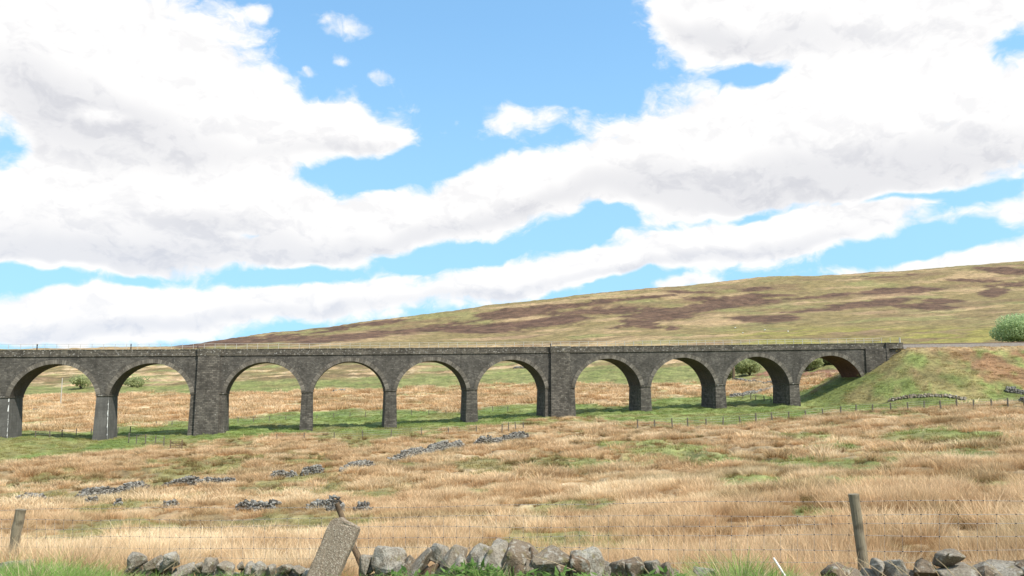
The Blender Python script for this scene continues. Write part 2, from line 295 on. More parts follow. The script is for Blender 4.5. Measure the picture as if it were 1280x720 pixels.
def _wall(k, p, out):      # loose field stone: grey and buff with lichen, each stone its own shade
    o = objc(k); rn = k.n('ShaderNodeAttribute', attribute_name='tone').outputs['Fac']
    n1 = k.noise(o, 8, 6, .65); n2 = k.noise(o, 17, 5, .6); n3 = k.noise(o, 60, 4, .7)
    c = k.mix(k.mr(rn, 0, .45, 0, 1), (.150, .098, .060), k.mix(k.mr(rn, .45, 1, 0, 1), (.235, .190, .135), (.375, .345, .285))); c = k.mix(k.mr(n1, .42, .60, 0, .8), c, (.150, .108, .066))
    c = k.mix(k.mr(n2, .52, .66, 0, .7), c, (.47, .445, .375)); c = k.mix(k.mr(n3, .52, .70, 0, .65), c, (.075, .060, .045))
    c = k.mix(k.mr(k.noise(o, 11, 4, .6), .58, .68, 0, .65), c, (.19, .17, .065))
    setb(k, p, c, k.m('ADD', k.m('MULTIPLY', n2, .7), k.m('MULTIPLY', n3, .6)), 1., .035)
M['wall'] = material('lichened_field_stone', _wall)
def _ruin(k, p, out):
    rn = k.n('ShaderNodeAttribute', attribute_name='tone').outputs['Fac']; n = k.noise(objc(k), 3, 5, .7)
    c = k.mix(rn, (.050, .044, .036), (.29, .275, .24)); c = k.mix(k.mr(n, .5, .72, 0, .6), c, (.30, .285, .24)); setb(k, p, c, n, .7, .08)
M['ruin'] = material('ruined_wall_stone', _ruin)
def _slab(k, p, out):
    o = objc(k); v = k.n('ShaderNodeTexVoronoi', {'Vector': o, 'Scale': 85.}); n = k.noise(o, 6, 5, .6); n2 = k.noise(o, 130, 2, .6)
    vr = k.n('ShaderNodeSeparateColor', {0: v.outputs['Color']}).outputs[0]
    c = k.mix(n, (.225, .172, .122), (.295, .238, .175)); c = k.mix(k.mr(vr, .80, .84, 0, .7), c, (.44, .38, .30)); c = k.mix(k.mr(vr, .16, .1, 0, .6), c, (.12, .09, .065))
    c = k.mix(k.mr(n2, .58, .78, 0, .35), c, (.30, .25, .19)); c = k.mix(k.mr(k.noise(o, 11, 4, .7), .58, .7, 0, .6), c, (.12, .095, .07))
    setb(k, p, c, k.m('ADD', v.outputs['Distance'], n2), .6, .008)
M['slab'] = material('pebbly_concrete', _slab)
def wood(name, a, b_):
    def f(k, p, out):
        o = objc(k); mp = k.n('ShaderNodeMapping', {'Vector': o, 'Scale': (26, 26, 1.6)}); n = k.noise(mp.outputs[0], 2, 6, .7); m2 = k.noise(o, 7, 4, .6)
        c = k.mix(n, a, b_); c = k.mix(k.mr(m2, .52, .68, 0, .7), c, tuple(x * .45 for x in a)); setb(k, p, c, n, .9, .012)
    return material(name, f)
M['wood'] = wood('weathered_post_wood', (.13, .105, .066), (.30, .26, .18))
M['dwood'] = wood('dark_old_wood', (.085, .055, .034), (.22, .16, .10))
M['fwood'] = wood('grey_fence_wood', (.10, .085, .065), (.19, .165, .13))
def flat(name, c, rough=.8, metal=0., var=.3, sc=8.):
    def f(k, p, out):
        n = k.noise(objc(k), sc, 4, .6); setb(k, p, k.mix(n, tuple(x * (1 - var) for x in c), tuple(x * (1 + var) for x in c))); p.inputs['Metallic'].default_value = metal; p.inputs['Roughness'].default_value = rough
    return material(name, f)
M['wire'] = flat('galvanised_wire', (.40, .37, .34), .6, .3)
M['rail'] = flat('pale_handrail_paint', (.42, .40, .35), .7)
M['dark'] = flat('dark_trackside_steel', (.045, .04, .038), .7)
M['ballast'] = flat('track_ballast', (.22, .195, .17), .95, 0, .45, 3.)
M['steel'] = flat('rusty_rail_steel', (.13, .085, .06), .5, .5)
M['soil'] = flat('red_earth', (.20, .10, .055), .95, 0, .4, .8)
M['bark'] = flat('bark', (.11, .085, .062), .95, 0, .4, 5.)
M['pale'] = flat('bleached_stick', (.74, .68, .60), .8, 0, .12)
M['straw'] = flat('straw', (.50, .38, .23), .8, 0, .2)
M['boulder'] = flat('pale_limestone', (.55, .54, .50), .9, 0, .25, 2.)
def leafmat(name, a, b_):
    def f(k, p, out):
        r = k.n('ShaderNodeAttribute', attribute_name='tone').outputs['Fac']; c = k.mix(r, a, b_); setb(k, p, c)
        t = k.n('ShaderNodeBsdfTranslucent', {0: c}); mx = k.n('ShaderNodeMixShader', {0: .5, 1: p.outputs[0], 2: t.outputs[0]}); k.t.links.new(mx.outputs[0], out.inputs[0])
    return material(name, f, .7)
M['willow'] = leafmat('pale_willow_leaf', (.32, .42, .19), (.52, .62, .33))
M['thorn'] = leafmat('grey_green_leaf', (.26, .29, .12), (.46, .48, .24))
M['scrub'] = leafmat('dark_scrub_leaf', (.11, .12, .055), (.26, .26, .12))
M['nettle'] = leafmat('nettle_leaf', (.09, .165, .035), (.20, .31, .085))
def _blade(k, p, out):     # tint comes with each tuft; a blade runs from its warm sheath to a bleached tip
    t = k.n('ShaderNodeAttribute', attribute_name='tint', attribute_type='INSTANCER').outputs['Color']; u = k.n('ShaderNodeAttribute', attribute_name='along').outputs['Fac']
    r = k.n('ShaderNodeAttribute', attribute_name='tone').outputs['Fac']
    c = k.mix(k.mr(u, 0, .9, 0, 1), k.mix(1., t, (.80, .66, .50), 'MULTIPLY'), k.mix(1., t, (1.10, 1.13, 1.16), 'MULTIPLY'))
    c = k.mix(1., c, k.mix(r, (.78, .78, .78), (1.22, 1.22, 1.22)), 'MULTIPLY'); setb(k, p, c)
    tr = k.n('ShaderNodeBsdfTranslucent', {0: c}); mx = k.n('ShaderNodeMixShader', {0: .35, 1: p.outputs[0], 2: tr.outputs[0]}); k.t.links.new(mx.outputs[0], out.inputs[0])
M['blade'] = material('grass_blade', _blade, .75)
# ------------------------------------------------------------------ what grows where (tan moor grass, green turf, heather)
def poly(xs): a = np.array(xs, float); return lambda x: np.interp(x, a[:, 0], a[:, 1])
BF = poly([(-300,584),(0,577),(60,575),(100,569),(160,565),(250,557),(340,549),(440,547),(480,545),(520,541),(600,534),(650,530),(720,525),(790,530),(850,531),(920,530),(1000,522),(1060,517),(1100,514),(1180,510),(1280,504),(1600,500)])
BB = poly([(-300,548),(0,545),(60,543),(115,540),(160,531),(230,528),(290,524),(380,514),(440,510),(500,514),(560,513),(600,511),(640,507),(700,504),(760,507),(800,500),(860,497),(930,492),(1000,488),(1280,470),(1600,470)])
BT = poly([(-300,496),(0,495),(150,491),(240,492),(300,491),(390,488),(480,485),(600,482),(700,478),(800,481),(900,479),(1000,470),(1280,455)])
BG = poly([(-300,484),(0,484),(150,482),(240,479),(300,477),(400,475),(500,471),(600,466),(640,462),(760,458),(800,461),(870,457),(950,450),(1280,440)])
GREENS = [(1010,579,95,9),(1225,572,75,13),(1050,560,40,6),(470,655,45,6),(620,647,90,5),(715,579,65,9),(940,600,60,7),(1130,656,30,6),(1215,652,70,7),(1185,545,90,10),(860,560,40,6),(480,545,60,5),(455,618,60,6),(1020,640,40,6),(385,577,60,4),(1090,583,60,6),(900,575,60,8),(850,628,30,5),(770,555,60,5),(1000,545,50,5)]
HEATH = [ # heather: centre, reach (picture px), tilt
 (350,424,46,4,5),(300,426,30,5,5),(250,430,40,3,5),(440,420,70,5,6),(420,411,38,2.5,8),(540,412,60,4,5),(600,413,55,4,0),(690,403,55,7,6),(620,408,45,3,4),(650,392,55,5,7),(750,389,70,4,3),(720,382,60,3,5),(800,373,55,3,5),
 (830,392,48,8,5),(870,385,70,7,8),(920,376,52,6,0),(870,365,35,2,0),(940,361,28,4,0),(812,407,16,4,0),(838,410,10,2.5,0),(960,398,42,6,0),(1060,382,80,4,6),(1110,364,40,3.5,5),(1150,382,46,4,-2),(1180,376,30,3,0),(1090,380,40,4,0),
 (1245,365,16,7,0),(1215,351,26,2,0),(1260,339,40,4,-4),(1270,355,26,2.5,0),(1150,363,34,2,3),(790,404,30,5,10),(560,404,35,2,6),(960,370,40,2,0),(1040,370,50,2.5,6),(1100,346,40,1.5,3),(480,404,30,2,5),(345,419,30,2,6)]
def cover(X, Y, Z):
    """weights of tan grass, green turf, hill pasture, heather, verge, bracken; all in world positions"""
    px, py = to_px(X, Y, Z); A, d = to_cam(X, Y); r = np.hypot(X, Y)
    w = (fbm(X / 14, Y / 14, 4, 21) - .5)
    jit = w * np.where(d < 200, 14, 8) * np.clip(r / 120, .3, 1.2); yy = py + jit
    inn = yc(X); t = Y - inn; s = X + S0
    behind = d > 140 + .025 * np.maximum(px, 0) + 10
    n1 = fbm(X / 5, Y / 9, 4, 31); n2 = fbm(X / 40, Y / 40, 4, 33)
    front_tan = sstep(-3, 3, yy - BF(px)); back = py < BB(px) + 3
    green = 1 - front_tan; mid = (d > 172) & (d < 420)
    tan2 = sstep(-2, 2, BB(px) - yy) * sstep(-2, 2, yy - BT(px)) * mid
    gr2 = sstep(-2, 2, BT(px) - yy) * sstep(-2, 2, yy - BG(px)) * (d > 200)
    hill = sstep(-2, 2, BG(px) - yy) * (d > 220)
    g = np.zeros_like(px)
    for cx_, cy_, rx, ry in GREENS: g = np.maximum(g, 1 - ((px - cx_) / rx) ** 2 - ((py - cy_) / ry) ** 2)
    sp_ = (fbm(X / 4.2, Y / 6.5, 4, 35) - .5) * 4.2 - 1.15 + .55 * sstep(820, 1050, px) - .6 * (1 - sstep(35, 60, r)); g = sstep(.0, .5, np.maximum(np.maximum(g, -1) + (n1 - .5) * 2.2, sp_)) * (r > 15) * (d < 165)
    he = np.full_like(px, -9.)
    wx = (fbm(X / 55, Y / 40, 4, 41) - .5); wy = (fbm(X / 22, Y / 22, 4, 42) - .5)
    qx, qy = px + wx * 34, py + wx * 4 + wy * 5
    for cx_, cy_, rx, ry, ro in HEATH:
        c, s_ = math.cos(math.radians(ro)), math.sin(math.radians(ro)); dx, dy = qx - cx_, qy - cy_
        he = np.maximum(he, 1 - (abs(dx * c - dy * s_) / (rx * 1.12)) ** 1.6 - (abs(dx * s_ + dy * c) / (ry * 1.12)) ** 1.6)
    he = sstep(-.22, .34, he + wy * 1.1 + (fbm(X / 6, Y / 6, 3, 44) - .5) * .7) * (d > 260)
    E = emb(X, Y); onemb = sstep(-.5, .8, E - base_h(X, Y)) * (d > 100)
    verge = 1 - sstep(-.25, .35, r * 0 + d - (9.05 - .338 * A) + (fbm(X * 1.2, Y * 1.2, 2, 51) - .5) * .5)
    return dict(px=px, py=py, d=d, r=r, n1=n1, n2=n2, front=front_tan, green=green, tan2=tan2, gr2=gr2, hill=hill, patch=g, heath=he, emb=onemb, verge=verge, w=w, s=s, t=t)
C_TAN, C_PALE, C_ORNG = np.array((.420, .290, .162)), np.array((.51, .388, .238)), np.array((.295, .188, .092))
C_GRN, C_GRN2, C_OLIV, C_HEA, C_HEA2, C_YEL = np.array((.140, .184, .054)), np.array((.195, .220, .078)), np.array((.186, .143, .064)), np.array((.072, .041, .030)), np.array((.115, .067, .045)), np.array((.205, .160, .074))
def lerp(a, b, t): return a + (b - a) * np.asarray(t)[..., None]
def tancol(c, X, Y):
    q = fbm(X / 3.1, Y / 6, 4, 61); q2 = fbm(X / 1.1, Y / 1.6, 3, 62); q3 = fbm(X / 17, Y / 30, 3, 63)
    k = lerp(lerp(C_TAN + 0 * X[..., None], C_PALE, sstep(.45, .68, q)), C_ORNG, sstep(.52, .72, q2) * .6)
    k = lerp(k, C_ORNG * 1.05, sstep(.55, .75, q3) * .35)
    return lerp(k, C_OLIV, sstep(.56, .74, fbm(X / 6, Y / 9, 3, 64)) * .4)
def ground_colour(X, Y, Z):
    c = cover(X, Y, Z); tan = tancol(c, X, Y)
    gre = lerp(lerp(C_GRN + 0 * X[..., None], C_GRN2, sstep(.35, .65, c['n1'])), C_OLIV, sstep(.52, .72, fbm(X / 8, Y / 8, 3, 65)) * .45)
    tan = np.where((c['r'] < 160)[:, None], lerp(tan * .82, np.array((.20, .15, .075)), .4 * sstep(.4, .6, fbm(X / 1.3, Y / 1.3, 3, 67))), tan); k = lerp(gre, tan, c['front']); k = lerp(k, lerp(gre, C_OLIV, .55 * (1 - sstep(640, 860, c['px']))), c['patch'] * .9)
    beh = (c['d'] > 172)
    k = np.where(beh[:, None], gre, k)
    k = lerp(k, tan, c['tan2'] * beh * (1 - .55 * sstep(.52, .66, fbm(X / 15, Y / 11, 4, 66))))
    k = lerp(k, lerp(gre, C_OLIV, .35), c['gr2'])
    n = fbm(X / 18, Y / 12, 5, 71); n6 = fbm(X / 60, Y / 25, 4, 72)
    hc = lerp(lerp(C_OLIV + 0 * X[..., None], C_YEL, sstep(.42, .7, n) * .8), C_TAN * .85, sstep(.5, .72, n6) * .7)
    hc = lerp(hc, C_GRN2 * .95, sstep(.54, .72, fbm(X / 45, Y / 45, 3, 73)) * .35)
    low = sstep(426, 434, c['py']) * (1 - sstep(436, 442, c['py'])) * (1 - sstep(900, 1000, c['px'])) * (1 - sstep(500, 600, c['d'])); hc = lerp(hc, tan, low * .75)
    thr = sstep(436, 442, c['py']) * (1 - sstep(880, 940, c['px'])); hc = lerp(hc, lerp(lerp(C_OLIV * .95 + 0 * X[..., None], tan, sstep(.46, .6, fbm(X / 16, Y / 9, 4, 77))), C_GRN2, sstep(.50, .66, fbm(X / 26, Y / 14, 4, 78)) * .8), thr * .9)
    yg = sstep(404, 414, c['py']) * sstep(860, 960, c['px']) * (1 - sstep(450, 462, c['py'])); hc = lerp(hc, np.array((.215, .195, .050)), yg * sstep(.35, .6, n) * .8)
    hc = lerp(hc, C_HEA2 * 1.15, sstep(.54, .7, fbm(X / 70, Y / 30, 4, 74)) * .45)
    k = lerp(k, hc, c['hill'])
    k = lerp(k, lerp(C_HEA + 0 * X[..., None], C_HEA2, sstep(.35, .65, fbm(X / 9, Y / 9, 3, 75))), c['heath'] * .92)
    eg = lerp(lerp(C_GRN * 1.05 + 0 * X[..., None], C_YEL * 1.05, sstep(.44, .68, fbm(X / 5, Y / 5, 4, 81)) * .8), C_OLIV, .22)
    br = sstep(1215, 1290, c['px'] + (c['n2'] - .5) * 160 + (470 - c['py']) * .9) * sstep(430, 436, c['py']); eg = lerp(eg, np.array((.235, .125, .070)), br * sstep(.40, .58, fbm(X / 3.2, Y / 3.2, 4, 82)) * .8)
    eg = lerp(eg, np.array((.23, .14, .08)), sstep(.63, .72, fbm(X / 4.2, Y / 7, 4, 83)) * .5)
    eg = lerp(eg, C_TAN, (1 - sstep(433, 441, c['py'])) * .7)
    bank = sstep(918, 935, c['px']) * (1 - sstep(1055, 1065, c['px'])) * sstep(459, 464, c['py']) * (1 - sstep(474, 479, c['py'])) * (c['d'] > 195); k = lerp(k, np.array((.20, .105, .066)), bank * sstep(.40, .54, fbm(X / 5, Y / 5, 3, 85)))
    k = lerp(k, eg, c['emb'] * (c['px'] > 600))
    k = lerp(k, C_GRN * .8, c['verge'])
    return k, c
rr = np.exp(np.concatenate([np.linspace(math.log(2.2), math.log(420), 560), np.linspace(math.log(424), math.log(1700), 190), np.linspace(math.log(1760), math.log(9000), 14)]))
aa = np.concatenate([np.radians(np.linspace(-180, -62, 40)[:-1]), np.radians(np.linspace(-62, -36, 60)[:-1]), np.radians(np.linspace(-36, 36, 840)), np.radians(np.linspace(36, 62, 60)[1:]), np.radians(np.linspace(62, 180, 40)[1:])])
Rg, Ag = np.meshgrid(rr, aa, indexing='ij'); Xg, Yg = to_world(Rg * np.sin(Ag), Rg * np.cos(Ag)); Xg, Yg = Xg.ravel(), Yg.ravel(); Zg = H(Xg, Yg)
cg, _c = ground_colour(Xg, Yg, Zg)
def quadmesh(name, V, F4, mat, attrs):
    me = bpy.data.meshes.new(name); nf = len(F4); me.vertices.add(len(V)); me.vertices.foreach_set('co', V.astype(np.float32).ravel()); k_ = F4.shape[1]
    me.loops.add(nf * k_); me.loops.foreach_set('vertex_index', F4.astype(np.int32).ravel()); me.polygons.add(nf); me.polygons.foreach_set('loop_start', np.arange(0, nf * k_, k_, dtype=np.int32))
    me.update(calc_edges=True); me.materials.append(mat)
    for kk, a in attrs.items():
        a = np.asarray(a, np.float32)
        if a.ndim == 1: me.attributes.new(kk, 'FLOAT', 'POINT').data.foreach_set('value', a)
        else: me.attributes.new(kk, 'FLOAT_COLOR', 'POINT').data.foreach_set('color', np.c_[a, np.ones(len(a))].astype(np.float32).ravel())
    return me
def _ground(k, p, out):
    c = k.n('ShaderNodeAttribute', attribute_name='col').outputs['Color']; o = objc(k); n = k.noise(o, 1.3, 6, .7); n2 = k.noise(o, .16, 6, .72); n3 = k.noise(o, .7, 5, .7)
    c = k.mix(1., c, k.mix(k.mr(n, .3, .7, 0, 1), (.58, .58, .60), (1.42, 1.4, 1.36)), 'MULTIPLY'); c = k.mix(1., c, k.mix(k.mr(n2, .35, .65, 0, 1), (.62, .64, .64), (1.36, 1.34, 1.34)), 'MULTIPLY')
    setb(k, p, c, k.m('ADD', k.m('MULTIPLY', n, .35), n2), .8, .9)
M['ground'] = material('moorland_ground', _ground, 1.)
nr, na = len(rr), len(aa); ii = (np.arange(nr - 1)[:, None] * na + np.arange(na - 1)[None]).ravel()
gm = quadmesh('ground', np.c_[Xg, Yg, Zg], np.c_[ii, ii + 1, ii + na + 1, ii + na], M['ground'], {'col': cg})
gm.polygons.foreach_set('use_smooth', [True] * len(gm.polygons)); go = bpy.data.objects.new('ground', gm); COL.objects.link(go); tag(go, kind='structure')
# ------------------------------------------------------------------ the viaduct
def vp(s, t, z): return tuple(float(q) for q in vmap(np.float64(s), np.float64(t), np.float64(z)))
via = empty('railway_viaduct', (0, 0, 0), 'long dark stone railway viaduct with round arches crossing the moor to a green embankment', 'viaduct')
HS = SPAN / 2; RISE = ZC - ZS; RAD = (HS * HS + RISE * RISE) / (2 * RISE); CEN = ZC - RAD; TH0 = math.asin(HS / RAD)
if CEN > ZS: TH0 = math.pi - TH0
def arc(r, k, n): th = -TH0 + 2 * TH0 * k / n; return r * math.sin(th), CEN + r * math.cos(th), th
NA = 40
def rect(mb, s0, s1, t, z0, z1, step=2.5):
    n = max(1, int(math.ceil((s1 - s0) / step)))
    for q in range(n):
        a, b = s0 + (s1 - s0) * q / n, s0 + (s1 - s0) * (q + 1) / n
        mb.quad([vp(a, t, z0), vp(b, t, z0), vp(b, t, z1), vp(a, t, z1)], [(a, z0), (b, z0), (b, z1), (a, z1)])
def strip_box(mb, s0, s1, t0, t1, z0, z1, step=2.5, ends=True):
    n = max(1, int(math.ceil((s1 - s0) / step)))
    for q in range(n):
        a, b = s0 + (s1 - s0) * q / n, s0 + (s1 - s0) * (q + 1) / n
        mb.quad([vp(a, t0, z0), vp(b, t0, z0), vp(b, t0, z1), vp(a, t0, z1)], [(a, z0), (b, z0), (b, z1), (a, z1)])
        mb.quad([vp(a, t1, z0), vp(b, t1, z0), vp(b, t1, z1), vp(a, t1, z1)], [(a, z0), (b, z0), (b, z1), (a, z1)])
        mb.quad([vp(a, t0, z1), vp(b, t0, z1), vp(b, t1, z1), vp(a, t1, z1)], [(a, t0), (b, t0), (b, t1), (a, t1)])
        mb.quad([vp(a, t0, z0), vp(b, t0, z0), vp(b, t1, z0), vp(a, t1, z0)], [(a, t0), (b, t0), (b, t1), (a, t1)])
    if ends:
        for s in (s0, s1): mb.quad([vp(s, t0, z0), vp(s, t1, z0), vp(s, t1, z1), vp(s, t0, z1)], [(t0, z0), (t1, z0), (t1, z1), (t0, z1)])
SA, SB = PL[-2] - 3, PL[10] + 5.2                     # walls run on to the abutments
sp = MB()
for t in (0., VW):
    for i in range(-2, 10):
        c = PR[i] + HS
        for q in range(NA):
            x0, z0, _ = arc(RAD, q, NA); x1, z1, _ = arc(RAD, q + 1, NA)
            P = [(c + x0, z0), (c + x1, z1), (c + x1, ZT), (c + x0, ZT)]; sp.quad([vp(a, t, b) for a, b in P], P)
    for i in range(-1, 10): rect(sp, PL[i], PR[i], t, ZS, ZT)
sp.build('spandrel_wall', M['spandrel'], via)
for s0, s1 in ((PL[10], SB), (SA, PR[-2])):
    ab = MB()
    for t in (0., VW): rect(ab, s0, s1, t, -11, ZT)
    for s in (s0, s1): ab.quad([vp(s, 0, -11), vp(s, VW, -11), vp(s, VW, ZS if s in (PL[10], PR[-2]) else ZT), vp(s, 0, ZS if s in (PL[10], PR[-2]) else ZT)], [(0, -11), (VW, -11), (VW, ZT), (0, ZT)])
    ab.build('abutment', M['rock'], via)
for s0, s1 in ((PL[10] + .75, PL[10] + 5.2),):
    q = MB(); strip_box(q, s0, s1, -.35, -.003, -11, ZT - .1); q.build('pilaster', M['rock'], via)
wing = MB(); strip_box(wing, SB + .01, 124.4, .3, 1.0, -6, ZT); wing.build('wing_wall', M['rock'], via)
wp = MB(); strip_box(wp, SB - .02, SB + .55, -.5, .28, -11, ZP + .03); wp.build('pilaster', M['rock'], via)  # slim strip added to give the dark shadow line at the joint
for i in range(-2, 10):
    c = PR[i] + HS; bb = MB(); L0 = 0
    for q in range(NA):
        x0, z0, _ = arc(RAD, q, NA); x1, z1, _ = arc(RAD, q + 1, NA); l0 = RAD * 2 * TH0 * q / NA; l1 = RAD * 2 * TH0 * (q + 1) / NA
        for ta, tb in ((.0, VW / 2), (VW / 2, VW)): bb.quad([vp(c + x0, ta, z0), vp(c + x1, ta, z1), vp(c + x1, tb, z1), vp(c + x0, tb, z0)], [(ta, l0), (ta, l1), (tb, l1), (tb, l0)])
    bb.build('arch_barrel', M['redbarrel' if i == 9 else 'barrel'], via, smooth=True)
    for t, pr in ((0., -.07), (VW, .07)):
        rb = MB(); r0, r1 = RAD - .004, RAD + .80
        for q in range(NA):
            a0 = arc(r0, q, NA); a1 = arc(r0, q + 1, NA); b0 = arc(r1, q, NA); b1 = arc(r1, q + 1, NA); l0 = RAD * 2 * TH0 * q / NA; l1 = RAD * 2 * TH0 * (q + 1) / NA
            # the ring of one arch meets its neighbour over a slim pier: keep it inside its own half
            lim = HS + (PB / 2 - .03)
            f = lambda p: (c + max(-lim, min(lim, p[0])), p[1])
            A0, A1, B0, B1 = f(a0), f(a1), f(b0), f(b1); uv = [(l0, .05), (l1, .05), (l1, .85), (l0, .85)]
            rb.quad([vp(A0[0], t + pr, A0[1]), vp(A1[0], t + pr, A1[1]), vp(B1[0], t + pr, B1[1]), vp(B0[0], t + pr, B0[1])], uv)
            rb.quad([vp(A0[0], t + pr, A0[1]), vp(A1[0], t + pr, A1[1]), vp(A1[0], t, A1[1]), vp(A0[0], t, A0[1])], uv)
            rb.quad([vp(B0[0], t + pr, B0[1]), vp(B1[0], t + pr, B1[1]), vp(B1[0], t, B1[1]), vp(B0[0], t, B0[1])], uv)
        rb.build('arch_ring', M['ring'], via)
def frustum(mb, s0, s1, t0, t1, z0, z1, bs, bt, nz=6):
    """battered pier: spreads by bs, bt per metre towards the ground"""
    for q in range(nz):
        za, zb = z0 + (z1 - z0) * q / nz, z0 + (z1 - z0) * (q + 1) / nz; da, db = (z1 - za), (z1 - zb)
        def cs(d): return (s0 - bs * d, s1 + bs * d, t0 - bt * d, t1 + bt * d)
        A, B = cs(da), cs(db)
        for (i0, j0), (i1, j1) in (((0, 2), (1, 2)), ((1, 2), (1, 3)), ((1, 3), (0, 3)), ((0, 3), (0, 2))):
            w = (lambda s, t: s) if j0 == j1 else (lambda s, t: t + 40)
            mb.quad([vp(A[i0], A[j0], za), vp(A[i1], A[j1], za), vp(B[i1], B[j1], zb), vp(B[i0], B[j0], zb)],
                    [(w(A[i0], A[j0]), za), (w(A[i1], A[j1]), za), (w(B[i1], B[j1]), zb), (w(B[i0], B[j0]), zb)])
    mb.quad([vp(s0, t0, z1), vp(s1, t0, z1), vp(s1, t1, z1), vp(s0, t1, z1)])
for i in range(-1, 10):
    smooth = i < 2; X = (PL[i] + PR[i]) / 2 - S0; Yv = float(yc(np.float64(X)))
    g0 = min(float(H(X, Yv + t)) for t in (-1, 3, 7)) - GR * X - 1.3
    pb = MB(); frustum(pb, PL[i] + .06, PR[i] - .06, .05, VW - .05, g0, ZS - .22, .028, .03); p = pb.build('pier', M['smooth' if smooth else 'rock'], via)
    if smooth: p['label'] = 'smoothly rendered grey pier with pale right hand corner'
    ib = MB(); strip_box(ib, PL[i] - .06, PR[i] + .06, -.09, VW + .09, ZS - .22, ZS - .002, 9); ib.build('impost', M['parapet'], via)
    if i in (2, 6):
        pl = MB(); frustum(pl, PL[i] + 1.15, PR[i] - 1.15, -.55, .3, g0, ZT - .1, .012, .018, 8); pl.build('pilaster', M['rock'], via)
        pc = MB(); strip_box(pc, PL[i] + 1.0, PR[i] - 1.0, -.62, -.172, ZT - .1, ZP + .06, 9); pc.build('pilaster_parapet', M['parapet'], via)
        ln = MB(); ln.box(vp(PL[i] + 1.02, -.5, ZP + .3), .14, .14, .55); ln.build('corner_post', M['dark'], via)
    if smooth:
        wb = MB(); z = ZS - .4
        while z > g0 + 1.0:
            hgt = rnd.uniform(.12, .7); wd = rnd.uniform(.03, .17) * (1.3 if rnd.random() < .6 else .2); d = ZS - .22 - z; s1 = PR[i] - .06 + .028 * d; tt = .05 - .03 * d - .012
            wb.quad([vp(s1 - wd, tt - .03 * hgt, z - hgt), vp(s1 + .004, tt - .03 * hgt, z - hgt), vp(s1, tt, z), vp(s1 - wd * .8, tt, z)])
            z -= hgt
        wb.build('lichen_streak', M['white'], via)
for t0, t1, tc0, tc1 in ((0., .48, -.05, .52), (VW - .48, VW, VW - .52, VW + .05)):
    f = t0 < 1
    q = MB(); strip_box(q, SA, 124.4, t0 + (.003 if f else 0), t1, ZT + .001, ZP - .16); q.build('parapet', M['parapet'], via)
    q = MB(); strip_box(q, SA, 124.5, tc0, tc1, ZP - .158, ZP); q.build('coping', M['parapet'], via)
    q = MB(); strip_box(q, SA, 124.4, -.17 if f else VW + .003, -.003 if f else VW + .17, ZT - .12, ZT + .09); q.build('string_course', M['parapet'], via)
q = MB(); strip_box(q, SA, 124.3, .49, VW - .49, ZT - .25, ZT - .12); q.build('deck', M['ballast'], via)
# hand rail along the top: posts every 1.9 m, two rails
hr = empty('handrail', vp(30, 1, ZP), 'thin pale post and rail handrail running along the top of the viaduct', 'railing')
q = MB()
for zz in (ZP + .55, ZP + 1.02):
    q.tube([vp(s, .8, zz) for s in np.arange(-66, 124, 6)], .028, 4)
q.build('rail', M['rail'], hr)
first = None
for n_, s in enumerate(np.arange(-64, 124, 1.92)):
    if first is None:
        q = MB(); q.box((0, 0, .55), .065, .065, 1.1); first = link_mesh('post', q.v, q.f, M['rail'], hr); o = first
    else: o = first.copy(); COL.objects.link(o); o.parent = hr
    o.location = Vector(vp(s, .8, ZP - .06)) - hr.location
for s, side in ((PL[0] + 5.4, 'left'), (PL[1] + 5.0, 'right')):
    o = empty('trackside_post', vp(s, 1.6, ZT), 'short dark post on the viaduct top above the %s of the two leftmost arches' % ('first' if side == 'left' else 'second'), 'post', 'dark posts on the viaduct top')
    q = MB(); q.box((0, 0, 1.1), .17, .17, 2.2); q.box((0, 0, 2.22), .24, .24, .05); m_ = link_mesh('shaft', q.v, q.f, M['dark'], o)
o = empty('end_post', vp(124.0, .3, ZP), 'small pale post standing on the right hand end of the viaduct parapet', 'post')
q = MB(); q.box((0, 0, .5), .22, .22, 1.0); q.box((0, 0, 1.03), .3, .3, .08); link_mesh('shaft', q.v, q.f, M['rail'], o)
# the track on the embankment beyond
tk = MB(); s = 124.6; prev = None
for s in np.arange(124.6, 330, 5):
    X = s - S0; base = np.array([X, float(yc(np.float64(X))), float(track_z(X))])
    ring = [tuple(base + np.array((0, t, z))) for t, z in ((.0, -.35), (.35, .85), (VW - .35, .85), (VW, -.35))]
    if prev: [tk.quad([prev[j], ring[j], ring[j + 1], prev[j + 1]]) for j in range(3)]
    prev = ring
tko = tk.build('railway_track', M['ballast']); tag(tko, kind='structure')
rl = MB()
for t in (1.2, 2.63, 4.2, 5.63):
    rl.tube([(float(s - S0), float(yc(np.float64(s - S0))) + t, float(track_z(s - S0)) + .97) for s in np.arange(124.6, 330, 5)], .08, 4)
rl.build('rail', M['steel'], tko)
